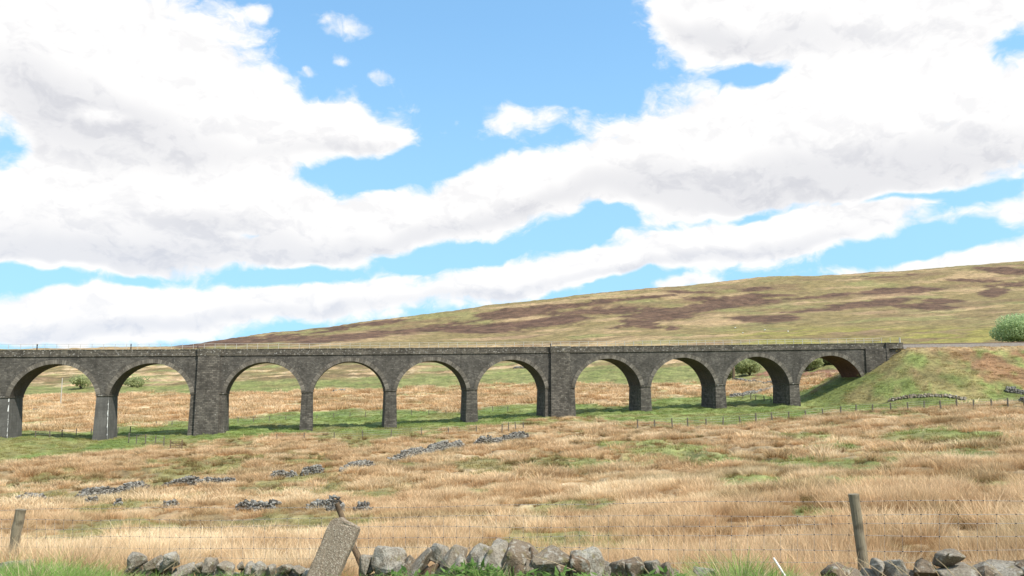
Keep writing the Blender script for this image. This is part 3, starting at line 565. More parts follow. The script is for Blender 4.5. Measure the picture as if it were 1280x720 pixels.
# ------------------------------------------------------------------ grass: tufts of real blades, instanced as one 'stuff' object per kind
HIDE = bpy.data.collections.new('tuft_library')           # tuft meshes the scatter draws on (not in the scene itself)
def tuft(name, n, h, rad, wid, lean, seed, seg=3):
    r = np.random.RandomState(seed); a = r.rand(n) * 6.283; q = np.sqrt(r.rand(n)) * rad; hh = h * (.55 + .6 * r.rand(n)) * (1 - .35 * (q / rad) ** 2)
    th = r.rand(n) * 6.283; out = lean * (.35 + r.rand(n)) * hh; dirx, diry = np.cos(a) * .75 + np.cos(th) * .6 + .06, np.sin(a) * .75 + np.sin(th) * .6
    bx, by = np.cos(a) * q, np.sin(a) * q; ww = r.rand(n) * 6.283; V, Fc, al, to = [], [], [], []; tone = r.rand(n)
    for k in range(seg + 1):
        t = k / seg; w = wid * (1 - .85 * t) * .5 * (.7 + .6 * tone); ox, oy = dirx * out * t ** 1.8, diry * out * t ** 1.8; z = hh * t * (1 - .12 * lean * t) - .06
        for sg in (-1, 1):
            V.append(np.c_[bx + ox + sg * np.cos(ww) * w, by + oy + sg * np.sin(ww) * w, z]); al.append(np.full(n, t)); to.append(tone)
    V = np.concatenate(V); al, to = np.concatenate(al), np.concatenate(to); idx = np.arange(n)
    for k in range(seg): Fc.append(np.c_[idx + 2*k*n, idx + (2*k+1)*n, idx + (2*k+3)*n, idx + (2*k+2)*n])
    o = bpy.data.objects.new(name, quadmesh(name, V, np.concatenate(Fc), M['blade'], {'along': al, 'tone': to})); HIDE_NOW.objects.link(o)
def scatter(name, P, rot, scl, tint, coll):
    me = bpy.data.meshes.new(name); me.vertices.add(len(P)); me.vertices.foreach_set('co', P.astype(np.float32).ravel())
    for nm, arr, ty, at_ in (('rot', rot, 'FLOAT_VECTOR', 'vector'), ('scl', scl, 'FLOAT_VECTOR', 'vector')):
        me.attributes.new(nm, ty, 'POINT').data.foreach_set(at_, arr.astype(np.float32).ravel())
    me.attributes.new('tint', 'FLOAT_COLOR', 'POINT').data.foreach_set('color', np.c_[tint, np.ones(len(tint))].astype(np.float32).ravel())
    o = bpy.data.objects.new(name, me); COL.objects.link(o); tag(o, kind='stuff')
    g_ = bpy.data.node_groups.new(name, 'GeometryNodeTree'); g_.interface.new_socket('Geometry', in_out='INPUT', socket_type='NodeSocketGeometry'); g_.interface.new_socket('Geometry', in_out='OUTPUT', socket_type='NodeSocketGeometry')
    k = NT(g_); gi_ = k.n('NodeGroupInput').outputs[0]
    ci = k.n('GeometryNodeCollectionInfo', {1: True, 2: True}); ci.inputs[0].default_value = coll
    ra = k.n('GeometryNodeInputNamedAttribute', {0: 'rot'}, data_type='FLOAT_VECTOR').outputs[0]; sa = k.n('GeometryNodeInputNamedAttribute', {0: 'scl'}, data_type='FLOAT_VECTOR').outputs[0]
    ri = k.n('FunctionNodeRandomValue', data_type='INT'); ri.inputs[4].default_value = 0; ri.inputs[5].default_value = 11
    ip = k.n('GeometryNodeInstanceOnPoints', {'Points': gi_, 'Instance': ci.outputs[0], 'Pick Instance': True, 'Instance Index': ri.outputs[2], 'Rotation': ra, 'Scale': sa})
    k.n('NodeGroupOutput', {0: ip.outputs[0]}); md = o.modifiers.new('scatter', 'NODES'); md.node_group = g_
    return o
def fan(r0, r1, dens, half=36.5):
    a = math.radians(half); n = int(dens * a * (r1 * r1 - r0 * r0)); r = np.sqrt(RS.rand(n) * (r1 * r1 - r0 * r0) + r0 * r0); p = (RS.rand(n) * 2 - 1) * a
    X, Y = to_world(r * np.sin(p), r * np.cos(p)); Z = H(X, Y); return X, Y, Z
def rots(n, tilt=.12): return np.c_[(RS.rand(n) - .5) * 2 * tilt, (RS.rand(n) - .5) * 2 * tilt, RS.rand(n) * 6.283]
sets = [('near_dry_grass', 8.6, 16, 44, (90, .46, .15, .0055, .38)), ('field_dry_grass', 15, 30, 24, (90, .38, .20, .0085, .48)), ('mid_dry_grass', 28, 62, 7.5, (80, .37, .32, .016, .6)), ('far_dry_grass', 58, 172, 2.1, (80, .50, .60, .038, .75)), ('moor_dry_grass', 172, 345, .34, (60, .75, 1.3, .11, .7))]
def tan_weight(c):
    w = np.where(c['d'] < 168 + .0 * c['d'], c['front'] * (1 - .93 * c['patch']), c['tan2']); w = w * (1 - c['emb']) * (1 - c['verge']); return w
for nm, r0, r1, dens, (nb, hh, rad, wid, lean) in sets:
    HIDE_NOW = bpy.data.collections.new(nm + '_tufts')
    for q in range(12): tuft('tuft', nb, hh, rad, wid, lean, 100 + q)
    X, Y, Z = fan(r0, r1, dens); c = cover(X, Y, Z); tw = tan_weight(c); keep = RS.rand(len(X)) < tw * .97 + .0
    sc_ = np.clip(np.hypot(X, Y) / 45., .55, 2.2); hn = np.where(sc_ < 9, fbm(X / 1.15, Y / 1.5, 3, 91), 0); big_ = fbm(X / 3.4, Y / 4.2, 3, 93); hn = np.where(np.hypot(X, Y) > 40, .5 * hn + .5 * big_, hn)
    keep &= RS.rand(len(X)) < np.where(np.hypot(X, Y) < 45, .40, .14) + 1.1 * sstep(.38, .52, hn)
    X, Y, Z, hn = X[keep], Y[keep], Z[keep], hn[keep]; c = {k_: v[keep] for k_, v in c.items()}
    tint = tancol(c, X, Y) * 1.40 * (.88 + .28 * RS.rand(len(X)))[:, None]
    tint = np.where((RS.rand(len(X)) < .08)[:, None], tint * np.array((.66, .62, .55)), tint)
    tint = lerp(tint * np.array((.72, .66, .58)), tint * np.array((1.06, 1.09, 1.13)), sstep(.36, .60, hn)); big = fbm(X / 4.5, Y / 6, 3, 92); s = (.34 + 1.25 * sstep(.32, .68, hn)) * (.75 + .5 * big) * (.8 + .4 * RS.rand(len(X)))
    s = s * (1 - .35 * sstep(.5, .9, c['patch']))
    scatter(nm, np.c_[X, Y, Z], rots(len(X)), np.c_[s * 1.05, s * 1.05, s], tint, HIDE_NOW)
# darker rush and sedge tussocks standing among the dry grass
HIDE_NOW = bpy.data.collections.new('rush_tufts')
for q in range(12): tuft('tuft', 110, .52, .20, .011, .55, 700 + q)
RP = []
for r0, r1, dens in ((9, 30, .65), (30, 70, .55), (70, 165, .2)):
    X, Y, Z = fan(r0, r1, dens); c = cover(X, Y, Z); w_ = c['front'] * (1 - c['emb']) * (1 - c['verge']) * (.12 + .88 * sstep(.48, .62, fbm(X / 5, Y / 8, 3, 95))); kp = RS.rand(len(X)) < w_; RP.append(np.c_[X[kp], Y[kp], Z[kp], np.clip(np.hypot(X[kp], Y[kp]) / 60, .75, 1.7)])
RP = np.concatenate(RP); n_ = len(RP); sz = RP[:, 3] * (.6 + .7 * RS.rand(n_))
tr_ = lerp(np.array((.215, .122, .050)) + 0 * RP[:, :1], np.array((.140, .118, .046)), RS.rand(n_))
scatter('rush_tussocks', RP[:, :3], rots(n_, .15), np.c_[sz * 1.3, sz * 1.3, sz * .85], tr_, HIDE_NOW)
# green turf and patches: short blades
for nm, r0, r1, dens, (nb, hh, rad, wid, lean) in [('short_green_grass', 12, 60, 3.2, (70, .17, .36, .014, .6)), ('valley_green_grass', 60, 235, .55, (60, .26, .9, .06, .6))]:
    HIDE_NOW = bpy.data.collections.new(nm + '_tufts')
    for q in range(12): tuft('tuft', nb, hh, rad, wid, lean, 300 + q)
    X, Y, Z = fan(r0, r1, dens); c = cover(X, Y, Z); gw = np.maximum(c['patch'] * c['front'], np.where(c['d'] < 215, 1 - np.maximum(c['front'], c['tan2']), 0)); gw = np.maximum(gw, c['emb']) * (1 - c['verge'])
    keep = RS.rand(len(X)) < gw; X, Y, Z = X[keep], Y[keep], Z[keep]; gc, c = ground_colour(X, Y, Z)
    s = .6 + .8 * RS.rand(len(X)); scatter(nm, np.c_[X, Y, Z], rots(len(X), .2), np.c_[s, s, s], gc * (1.40 + .35 * RS.rand(len(X)))[:, None], HIDE_NOW)
# the verge in front of the wall: fresh long grass
HIDE_NOW = bpy.data.collections.new('verge_tufts')
for q in range(12): tuft('tuft', 70, .34, .12, .0075, .75, 500 + q, 4)
X, Y, Z = fan(6.2, 12.5, 55); A_, d_ = to_cam(X, Y); px_ = to_px(X, Y, Z)[0]
hp = np.interp(px_, [-100, 0, 60, 115, 150, 200, 260, 330, 385, 440, 470, 560, 600, 650, 720, 830, 870, 930, 960, 1000, 1040, 1100, 1280, 1400], [.75, 1.0, 1.0, .85, .5, .42, .42, .35, .25, .42, .35, .5, .75, .62, .5, .55, .75, 1.25, 1.0, .6, .65, .55, .45, .5])
wl = 8.85 - .338 * A_; keep = (d_ < wl - .12 + (.9 * ((px_ < 155) | ((px_ > 850) & (px_ < 985))))) & (RS.rand(len(X)) < .35 + .65 * sstep(.25, .5, hp))
X, Y, Z, hp, px_ = X[keep], Y[keep], Z[keep], hp[keep], px_[keep]; n_ = len(X)
tg = lerp(np.array((.125, .235, .040)) + 0 * X[:, None], np.array((.235, .32, .090)), RS.rand(n_)); dry = RS.rand(n_) < np.where(px_ > 985, .75, .16); tg = np.where(dry[:, None], C_PALE * 1.0, tg)
s = hp * (.7 + .6 * RS.rand(n_)); scatter('verge_grass', np.c_[X, Y, Z], rots(n_, .2), np.c_[.7 + .5 * s, .7 + .5 * s, s * 1.05], tg, HIDE_NOW)
# ------------------------------------------------------------------ loose stone
def rock(sx, sy, sz, seed, sub=2, ang=.5):
    r = random.Random(seed); bm = bmesh.new()
    for _ in range(16):
        p = Vector((r.gauss(0, 1), r.gauss(0, 1), r.gauss(0, 1))).normalized(); m_ = max(abs(p.x), abs(p.y), abs(p.z)); p = p * ((1 - ang) + ang / m_) * r.uniform(.82, 1.0)
        bm.verts.new((p.x * sx / 2, p.y * sy / 2, p.z * sz / 2))
    h = bmesh.ops.convex_hull(bm, input=bm.verts); bmesh.ops.delete(bm, geom=[v for v in bm.verts if not v.link_faces], context='VERTS')
    vv = np.array([q.co for q in bm.verts]); lo, hi = vv.min(0), vv.max(0)
    for q in bm.verts: q.co = Vector([(q.co[i] - (lo[i] + hi[i]) / 2) * (sx, sy, sz)[i] / (hi[i] - lo[i]) for i in range(3)])
    bmesh.ops.bevel(bm, geom=list(bm.edges), offset=min(sx, sy, sz) * .055, segments=1, affect='EDGES', profile=.5)
    bmesh.ops.triangulate(bm, faces=bm.faces)
    for _ in range(sub): bmesh.ops.subdivide_edges(bm, edges=bm.edges, cuts=1, use_grid_fill=True)
    v = np.array([q.co for q in bm.verts]); bm.normal_update(); nn = np.array([q.normal for q in bm.verts]); k = 5.0 / max(sx, sz); o = seed * 3.7
    dsp = (fbm(v[:, 0] * k + o, v[:, 2] * k + v[:, 1] * k * .8, 4, seed) - .5) * .12 * min(sx, sy, sz); v = v + nn * dsp[:, None]
    f = [[q.index for q in p.verts] for p in bm.faces]; bm.free(); return v, f
def wall_d(px, back=0.): q = (px - 640) * CP / F; return (8.8 + back) / (1 + .338 * q)
def pix(px, y, d):                              # world point on sight line (px, y) at depth d
    z = slope(y) * d; A = (px - 640) / F * (d * CP + z * SP); X, Y = to_world(A, d); return Vector((X, Y, z))
def near_stone(name, px, ytop, w, h, tilt, parent, seed, deep=None, back=0., ang=.75, tone=None, thin=1.):
    d = wall_d(px, back); mpp = d / F; ang = min(.92, ang + .12); v, f = rock(w * mpp, (deep or max(.22, min(.42, w * mpp * 1.1))), h * mpp, seed, 2, ang)
    R = Matrix.Rotation(-YAW, 3, 'Z') @ Matrix.Rotation(math.radians(tilt), 3, 'Y') @ Matrix.Rotation(random.Random(seed).uniform(-.3, .3), 3, 'X')
    v = v @ np.array(R).T; c = pix(px, ytop, d); c.z -= v[:, 2].max()
    o = link_mesh(name, v, f, M['wall'], None, None, False, {'tone': np.full(len(v), random.Random(seed + 5).random() if tone is None else tone)})
    o.location = c
    if parent: o.parent = parent; o.matrix_parent_inverse = Matrix.Translation(-parent.location)
    o.data.polygons.foreach_set('use_smooth', [False] * len(o.data.polygons)); return o
def wall_run(name, label, x0, x1, stones, fill_y, seed):
    o0 = pix((x0 + x1) / 2, 720, wall_d((x0 + x1) / 2)); root = empty(name, o0, label, 'stone wall'); k = seed
    sc = .84 if x0 < 200 else .95; dy = 4 if x0 < 200 else 2
    for s_ in stones: k += 1; near_stone('coping_stone', s_[0], s_[1] + dy, s_[2] * sc, s_[3] * sc, s_[4], root, k, *(s_[5:]), **({'tone': .55 + .45 * random.Random(k).random()} if len(s_) < 9 and x0 < 1000 and not (x0 > 400 and s_[1] > 695) else {}))
    r = random.Random(seed); x = x0
    for row in (0, 1):
        x = x0 + row * 8
        while x < x1:
            w = r.uniform(16, 34); k += 1; near_stone('walling_stone', x + w / 2, np.interp(x, *zip(*fill_y)) + row * 11 + r.uniform(-1.5, 2), w * 1.02, r.uniform(13, 19), r.uniform(-12, 12), root, k, .3, .06 + .1 * r.random()); x += w * .95
    return root
wall_run('dry_stone_wall', 'low tumbled dry stone wall half sunk in green grass left of the leaning slab', 160, 392,
 [(172,686,26,24,10),(193,690,24,20,-14),(217,685,22,28,4),(206,694,16,16,30),(234,695,20,18,-8),(249,698,14,16,12),(264,692,18,22,0),(283,696,24,20,6),(302,698,11,12,20),(313,698,14,14,-10),(326,697,20,22,-24),(339,699,12,20,12),(357,700,24,14,-16),(374,703,22,14,10),(386,706,16,14,30)],
 [(150,704),(260,706),(330,712),(400,714)], 100)
wall_run('dry_stone_wall', 'tumbled dry stone wall of large leaning boulders in the middle foreground', 452, 842,
 [(458,690,20,30,0,.3,.1,.4,.7),(484,681,50,42,-16,.36,0,.45,.95),(510,690,20,32,36,.25,.04,.8,.5),(499,699,34,20,-30,.3,-.10,.6,.7),(522,683,17,58,38,.36,-.02,.85,.65),(539,688,32,46,30,.38,.02,.88,.02),(551,676,30,26,24,.32,.12,.5,.85),(566,677,28,46,28,.36,0,.65,.6),(574,690,22,34,20,.3,-.1,.5,.8),
  (586,680,18,54,34,.36,-.02,.85,.55),(600,675,32,46,22,.38,.02,.65,.8),(607,690,22,32,10,.3,-.1,.5,.95),(623,673,36,48,18,.40,0,.7,.75),(648,670,44,50,24,.42,0,.85,.3),(664,680,16,40,2,.32,.05,.8,.1),(690,681,54,36,-5,.44,0,.75,.45),(734,679,50,54,-20,.46,0,.45,1.),(722,690,34,40,-24,.3,-.12,.6,.05),
  (652,704,22,18,0,.2,-.18,.5,.1),(662,700,14,16,0,.2,-.18,.5,.5),(706,702,26,18,10,.25,-.12,.6,.1),(577,710,24,14,0,.25,-.12,.6,.2),(757,700,18,22,6),(774,695,28,28,2,.32,0,.8,.3),(792,696,26,24,-5,.32,0,.88,.2),(814,696,24,28,-8,.32,0,.65,.7),(831,700,20,26,3,.32,0,.7,.35)],
 [(450,702),(520,706),(640,704),(740,708),(850,712)], 200)
wall_run('dry_stone_wall', 'low grass-grown run of rounded wall stones beside the right fence post', 1030, 1330,
 [(1046,702,40,24,-6,.4,0,.3,.2),(1096,696,14,20,20,.25,0,.4,.9),(1116,694,32,26,-6,.34,0,.2,.9),(1153,696,30,30,34,.34,0,.6,.3),(1164,708,22,22,8),(1194,704,56,18,-8,.4,0,.7,.7),(1246,699,50,30,-4,.42,0,.4,.85),(1226,703,24,22,14,.3,-.06,.6,.3),(1276,696,28,34,16,.35,0,.6,.2),(1312,700,40,30,0)],
 [(1030,712),(1100,710),(1200,712),(1340,712)], 300)
b_ = near_stone('boulder', 1187, 687, 34, 22, -4, None, 401, .3, 0, .35, .55); tag(b_, 'rounded brownish boulder perched on a flat slab of the right hand wall', 'boulder')
b_ = near_stone('boulder', 882, 701, 26, 14, -28, None, 402, .25, 0, .6, .9); tag(b_, 'small pale slanting stone alone in the grass beneath a brown tussock', 'boulder')
b_ = near_stone('boulder', 22, 699, 40, 20, -6, None, 403, .3, .3, .3, .9); tag(b_, 'pale stone half hidden in grass at the foot of the left fence post', 'boulder')
# ------------------------------------------------------------------ the leaning slab
def slab():
    d = wall_d(420) - .28; mpp = d / F; w, t, L = 36 * mpp, .13, 150 * mpp; bm = bmesh.new()
    P = [(-w/2, -L*.5), (w/2, -L*.5), (w/2, L*.5 - .010), (w*.44, L*.5 + .002), (w*.05, L*.5 + .012), (-w*.24, L*.5 + .014), (-w*.40, L*.5 - .012), (-w*.5, L*.5 - .06)]
    fr = [bm.verts.new((x, -t/2, z)) for x, z in P]; bk = [bm.verts.new((x, t/2, z)) for x, z in P]; bm.faces.new(fr); bm.faces.new(bk[::-1])
    for i in range(len(P)): j = (i + 1) % len(P); bm.faces.new((fr[j], fr[i], bk[i], bk[j]))
    bmesh.ops.recalc_face_normals(bm, faces=bm.faces); bmesh.ops.bevel(bm, geom=list(bm.edges), offset=.008, segments=2, affect='EDGES'); bmesh.ops.triangulate(bm, faces=bm.faces)
    for _ in range(4): bmesh.ops.subdivide_edges(bm, edges=[e for e in bm.edges if e.calc_length() > .025], cuts=1)
    for v in bm.verts: q = v.co; n = float(fbm(np.float64(q.x * 14 + 5), np.float64(q.z * 14 + q.y * 9), 4, 3)) - .5; v.co = q + Vector((n * .026, n * .022, n * .024))
    me = bpy.data.meshes.new('stone_slab'); bm.to_mesh(me); bm.free(); me.materials.append(M['slab']); o = bpy.data.objects.new('stone_slab', me); COL.objects.link(o)
    c = (pix(402.5, 720, d) + pix(432, 653, d)) / 2; ax = Vector((math.sin(math.radians(21.5)), 0, math.cos(math.radians(21.5)))); top = pix(433.5, 652, d)
    o.rotation_euler = (Matrix.Rotation(-YAW - .12, 3, 'Z') @ Matrix.Rotation(math.radians(21.5), 3, 'Y') @ Matrix.Rotation(math.radians(-6), 3, 'X')).to_euler()
    o.location = top - o.rotation_euler.to_matrix() @ Vector((0, 0, L * .5)); tag(o, 'thick brown pebbly slab leaning to the right in the gap of the wall', 'stone slab')
slab()
# ------------------------------------------------------------------ near fence
def fence_d(px): q = (px - 640) * CP / F; return 9.81 / (1 + .338 * q)
fe = empty('wire_fence', pix(640, 720, fence_d(640)), 'wire netting fence with weathered round posts right behind the tumbled foreground wall', 'fence')
def near_post(pts, rad, mat, seed, label=None):
    q = MB(); r = random.Random(seed); a, b = pts; n = 12; P = [a.lerp(b, i / n) + Vector((r.uniform(-.004, .004), 0, 0)) for i in range(n + 1)]
    q.tube(P, [rad * r.uniform(.95, 1.06) for _ in P], 14); o = q.build('fence_post', mat, fe, smooth=False)
    if label: o['label'] = label
    return o
dl, dr = fence_d(15) - .07, fence_d(1075) - .07
near_post((pix(10, 725, dl), pix(26, 637, dl)), .068, M['wood'], 1, 'left hand post leaning to the right')
near_post((pix(1084, 740, dr), pix(1067, 617.5, dr)), .050, M['wood'], 2, 'right hand post leaning slightly to the left')
dm = fence_d(435) - .02; near_post((pix(455, 716, dm), pix(420.5, 629, dm)), .034, M['dwood'], 3, 'thin split dark post behind the leaning slab')
near_post((pix(462, 722, dm), pix(443, 686, dm)), .036, M['dwood'], 4, 'broken stump of reddish wood right of the leaning slab')
RL, RR = [637.5, 650.5, 660.5, 672.5, 684, 697], [627, 643, 656, 670, 687, 704]
pa, pb_ = [pix(15, y, fence_d(15)) for y in RL], [pix(1075, y, fence_d(1075)) for y in RR]
q = MB(); r = random.Random(9); LEN = (pb_[0] - pa[0]).length; T0, T1 = -.12, 1.42
def wire_at(i, t): p = pa[i].lerp(pb_[i], t); s_ = .012 * math.sin(t * 9 + i * 2.1) + .006 * math.sin(t * 31 + i); return p + Vector((0, 0, s_))
for i in range(6): q.tube([wire_at(i, t) for t in np.linspace(T0, T1, 90)], .0019, 4)
net = q.build('wire_strand', M['wire'], fe)
q = MB(); q2 = MB()
for t in np.arange(T0, T1, .165 / LEN):
    q.tube([wire_at(i, t) for i in range(1, 6)], .0013, 4)
    for i in range(1, 6): q2.box(wire_at(i, t), .012, .009, .008)
for t in np.arange(T0, T1, .11 / LEN): q2.box(wire_at(0, t), .009, .009, .008)
q2.v and q.build('netting', M['wire'], fe); o = q2.build('wire_knots', M['dark'], fe); o['kind'] = 'stuff'
# ------------------------------------------------------------------ ruined field walls
PROTO = [rock(1, 1, 1, 900 + i, 0, .6) for i in range(8)]
def ruin(px0, y0, px1, y1, hpx, label, seed, size=.36, name='ruined_wall', gaps=.12, group=None, lift=.28, mat='ruin'):
    a, b = at(px0, y0), at(px1, y1); L = max((b - a).length, .6); r = random.Random(seed); d = to_cam(*((a + b) / 2).xy)[1]; size = size * .68; hh = hpx * .80 * d / F
    root = (a + b) / 2; V, Fc, T = [], [], []; nv = 0; rows = max(1, int(round((hh + lift) / (size * .62)))); u = (b - a).normalized()
    for row in range(rows):
        for lay in (-.22, .22):
            x = r.uniform(0, size)
            while x < L:
                w = size * r.uniform(.5, 1.3); prof = fbm(np.float64(x / 2.2 + seed), np.float64(0.3), 3, seed); top = rows * (1 - gaps + gaps * 2.2 * (float(prof) - .35)); edge = min(x, L - x) / (L * .18 + .3)
                if row < min(top, rows * (edge + .35)):
                    v, f = PROTO[r.randrange(8)]; S_ = np.array((w, size * r.uniform(.8, 1.3), size * r.uniform(.6, 1.15)))
                    R = Matrix.Rotation(math.atan2(u.y, u.x) + r.uniform(-.4, .4), 3, 'Z') @ Matrix.Rotation(r.uniform(-.35, .35), 3, 'Y') @ Matrix.Rotation(r.uniform(-.3, .3), 3, 'X')
                    p = a + u * (x + w / 2); p = Vector((p.x - u.y * lay, p.y + u.x * lay, 0)); p.z = float(H(p.x, p.y)) + (row + .3) * size * .62 + r.uniform(-.05, .05)
                    vv = (v * S_) @ np.array(R).T + np.array(p - root); V.append(vv); Fc += [[i + nv for i in q_] for q_ in f]; nv += len(vv); T += [r.random()] * len(vv)
                x += w * .92
    if not V: return
    o = link_mesh(name, np.concatenate(V), Fc, M[mat], None, None, False, {'tone': np.array(T)}); o.location = root; tag(o, label, 'stone wall' if name != 'stone_heap' else 'stones', group); return o
RW = 'ruined field walls'
ruin(22,629,62,628,8,'short low scatter of dark wall stones above the left fence post',11,.34,'stone_heap',.4)
ruin(94,625,184,613,9,'ruined wall stretch climbing right between the left fence post and the long level stretch',12,.40,group=RW)
ruin(103,630,121,629,5,'small dark clump of fallen stones under the leftmost ruined wall stretch',13,.36,'stone_heap')
ruin(138,633,146,633,4,'single small dark stone in the dry grass, left of the rounded stone heap',14,.4,'stone_heap')
ruin(203,635,222,635,6,'small rounded heap of dark stones below the long level ruined wall',15,.36,'stone_heap')
ruin(205,609,292,605,9,'long level stretch of ruined field wall, widest on the left of the field',16,.40,gaps=.12,group=RW)
ruin(297,636,345,635,7,'low dark heap of wall stones left of the leaning slab top',17,.36,'stone_heap',.35)
ruin(335,599,368,595,7,'low crumbled wall piece right of the long level stretch',18,.40,group=RW)
ruin(374,595,403,591,8,'short dark wall piece in the middle of the broken wall line',19,.40,group=RW)
ruin(425,591,464,583,8,'short ruined wall piece sloping up to the right below the green patch',20,.44,group=RW)
ruin(487,578,579,560,12,'longest ruined wall stretch climbing right towards the viaduct',21,.46,gaps=.15,group=RW)
ruin(592,559,659,549,10,'uppermost ruined wall stretch nearest the viaduct piers',22,.48,gaps=.15,group=RW)
ruin(384,637,426,640,8,'dark heap of stones right behind the thin split post',23,.36,'stone_heap',.3,lift=.42)
ruin(440,640,461,639,6,'small pale and dark stone heap right of the thin split post',24,.36,'stone_heap',.3)
ruin(1108,503,1206,500,3.2,'broken line of pale stones along the foot of the green embankment',25,.95,gaps=.9,lift=.0,mat='wall',group=RW)
ruin(1252,505,1300,503,5,'grey wall end at the foot of the embankment at the right edge',26,.62,gaps=.1,lift=.3,group=RW)
ruin(1255,490,1280,492,5,'rough brown rocks poking out of the right side of the embankment',27,.8,'rock_outcrop',.6)
ruin(40,512,80,509,1.8,'thin far wall line seen through the leftmost arch',28,.7,gaps=.3,lift=0)
ruin(68,495,98,493,2.2,'dark far wall under the pale bush in the leftmost arch',29,.8,gaps=.4,lift=0)
ruin(640,461,690,458,3.4,'dark moor wall high up in the arch left of the right wide pier',30,.9,gaps=.1,lift=0)
ruin(916,475,985,482,3.2,'pale topped far wall running down through the third arch from the right end',31,.9,gaps=.15,lift=0)
ruin(912,497,968,485,3.6,'grey far wall climbing right, lower in the third last arch',32,.9,gaps=.15,lift=0)
ruin(415,490,432,489,3,'dark stones on the far green bank seen through the fourth arch',33,.9,'stone_heap',.4,lift=0)
for i, (x, y, w) in enumerate([(919, 411, 'leftmost of the pale boulders on the lower hillside'), (929, 417, 'pale boulder lowest on the hillside above the viaduct top'), (956, 413.5, 'pale boulder in the middle of the lower hillside'), (985, 415, 'rightmost pale boulder on the lower hillside above the viaduct')]):
    p = at(x, y); v, f = rock(1.1, .9, .8, 950 + i, 1); o = link_mesh('boulder', v, f, M['boulder']); o.location = p + Vector((0, 0, .4)); tag(o, w, 'boulder', 'pale boulders on the hillside')
# ------------------------------------------------------------------ far fences
def far_fence(pts, step, label, seed, hh=1.15):
    r = random.Random(seed); xs = [p[0] for p in pts]; ys = [p[1] for p in pts]; X = np.arange(xs[0], xs[-1], step); mid = at(X[len(X)//2], float(np.interp(X[len(X)//2], xs, ys))); root = empty('post_and_wire_fence', mid, label, 'fence'); tops = []
    base = None
    for x in X:
        p = at(x + r.uniform(-1.5, 1.5), float(np.interp(x, xs, ys))); q = MB(); h_ = hh * r.uniform(.85, 1.12); rt_ = Matrix.Rotation(r.uniform(-.08, .08), 3, 'Y')
        if base is None: q.box((0, 0, .5), .15, .15, 1.0); base = link_mesh('fence_post', q.v, q.f, M['fwood'], root); o = base
        else: o = base.copy(); COL.objects.link(o); o.parent = root
        o.location = p - mid - Vector((0, 0, .12)); o.scale = (1, 1, h_ + .12); o.rotation_euler = rt_.to_euler(); tops.append(p - mid)
    q = MB()
    for z in (.4, .72, 1.02):
        q.tube([t + Vector((0, 0, z * hh * .95)) for t in tops], .012, 3)
    q.build('wire_strand', M['wire'], root).matrix_parent_inverse = Matrix.Identity(4)
far_fence([(798,535),(900,531),(990,524),(1060,516),(1170,511),(1290,507)], 21, 'thin fence posts along the near edge of the green strip below the right arches', 1)
far_fence([(345,552),(459,547),(600,541)], 36, 'sparse fence posts on the turf edge in front of the middle arches', 2)
far_fence([(45,548),(112,543),(165,541)], 17, 'dark fence posts behind the leftmost arch', 3)
far_fence([(196,533),(330,527),(392,524),(467,520),(560,518),(650,513)], 20, 'long fence line beyond the middle arches at the edge of the tan grass', 4)
far_fence([(928,498),(968,504)], 9, 'short close-set fence seen through the third arch from the right end', 5)
far_fence([(160,553),(206,557)], 11, 'weathered old fence stakes in the green hollow right of the pale edged pier', 6, 1.5)
far_fence([(628,541),(662,537)], 9, 'little cluster of posts at the top end of the ruined wall', 7, 1.5)
p = at(220, 562); gt = empty('field_gate', p, 'small dark wooden field gate standing on the turf in front of the left wide pier', 'gate')
for dx in (-.85, .85):
    q = MB(); q.box((0, 0, .8), .16, .16, 1.6); o = link_mesh('gate_post', q.v, q.f, M['dwood'], gt); o.location = (dx, 0, -.1)
for z in (.3, .6, .9, 1.2): q = MB(); q.box((0, 0, z), 1.6, .05, .10); link_mesh('gate_bar', q.v, q.f, M['dwood'], gt)
q = MB(); q.box((0, .05, .75), 1.75, .05, .08, Matrix.Rotation(.5, 3, 'Y')); link_mesh('gate_brace', q.v, q.f, M['dwood'], gt)
p = at(76, 503); o = empty('utility_pole', p, 'thin pale utility pole standing in the leftmost arch', 'pole'); q = MB(); q.tube([(0, 0, -.3), (0, 0, 7.6)], [.15, .11], 8); q.build('shaft', M['rail'], o).matrix_parent_inverse = Matrix.Identity(4)
q = MB(); q.box((0, 0, 7.0), 1.1, .1, .1); link_mesh('cross_arm', q.v, q.f, M['dwood'], o)
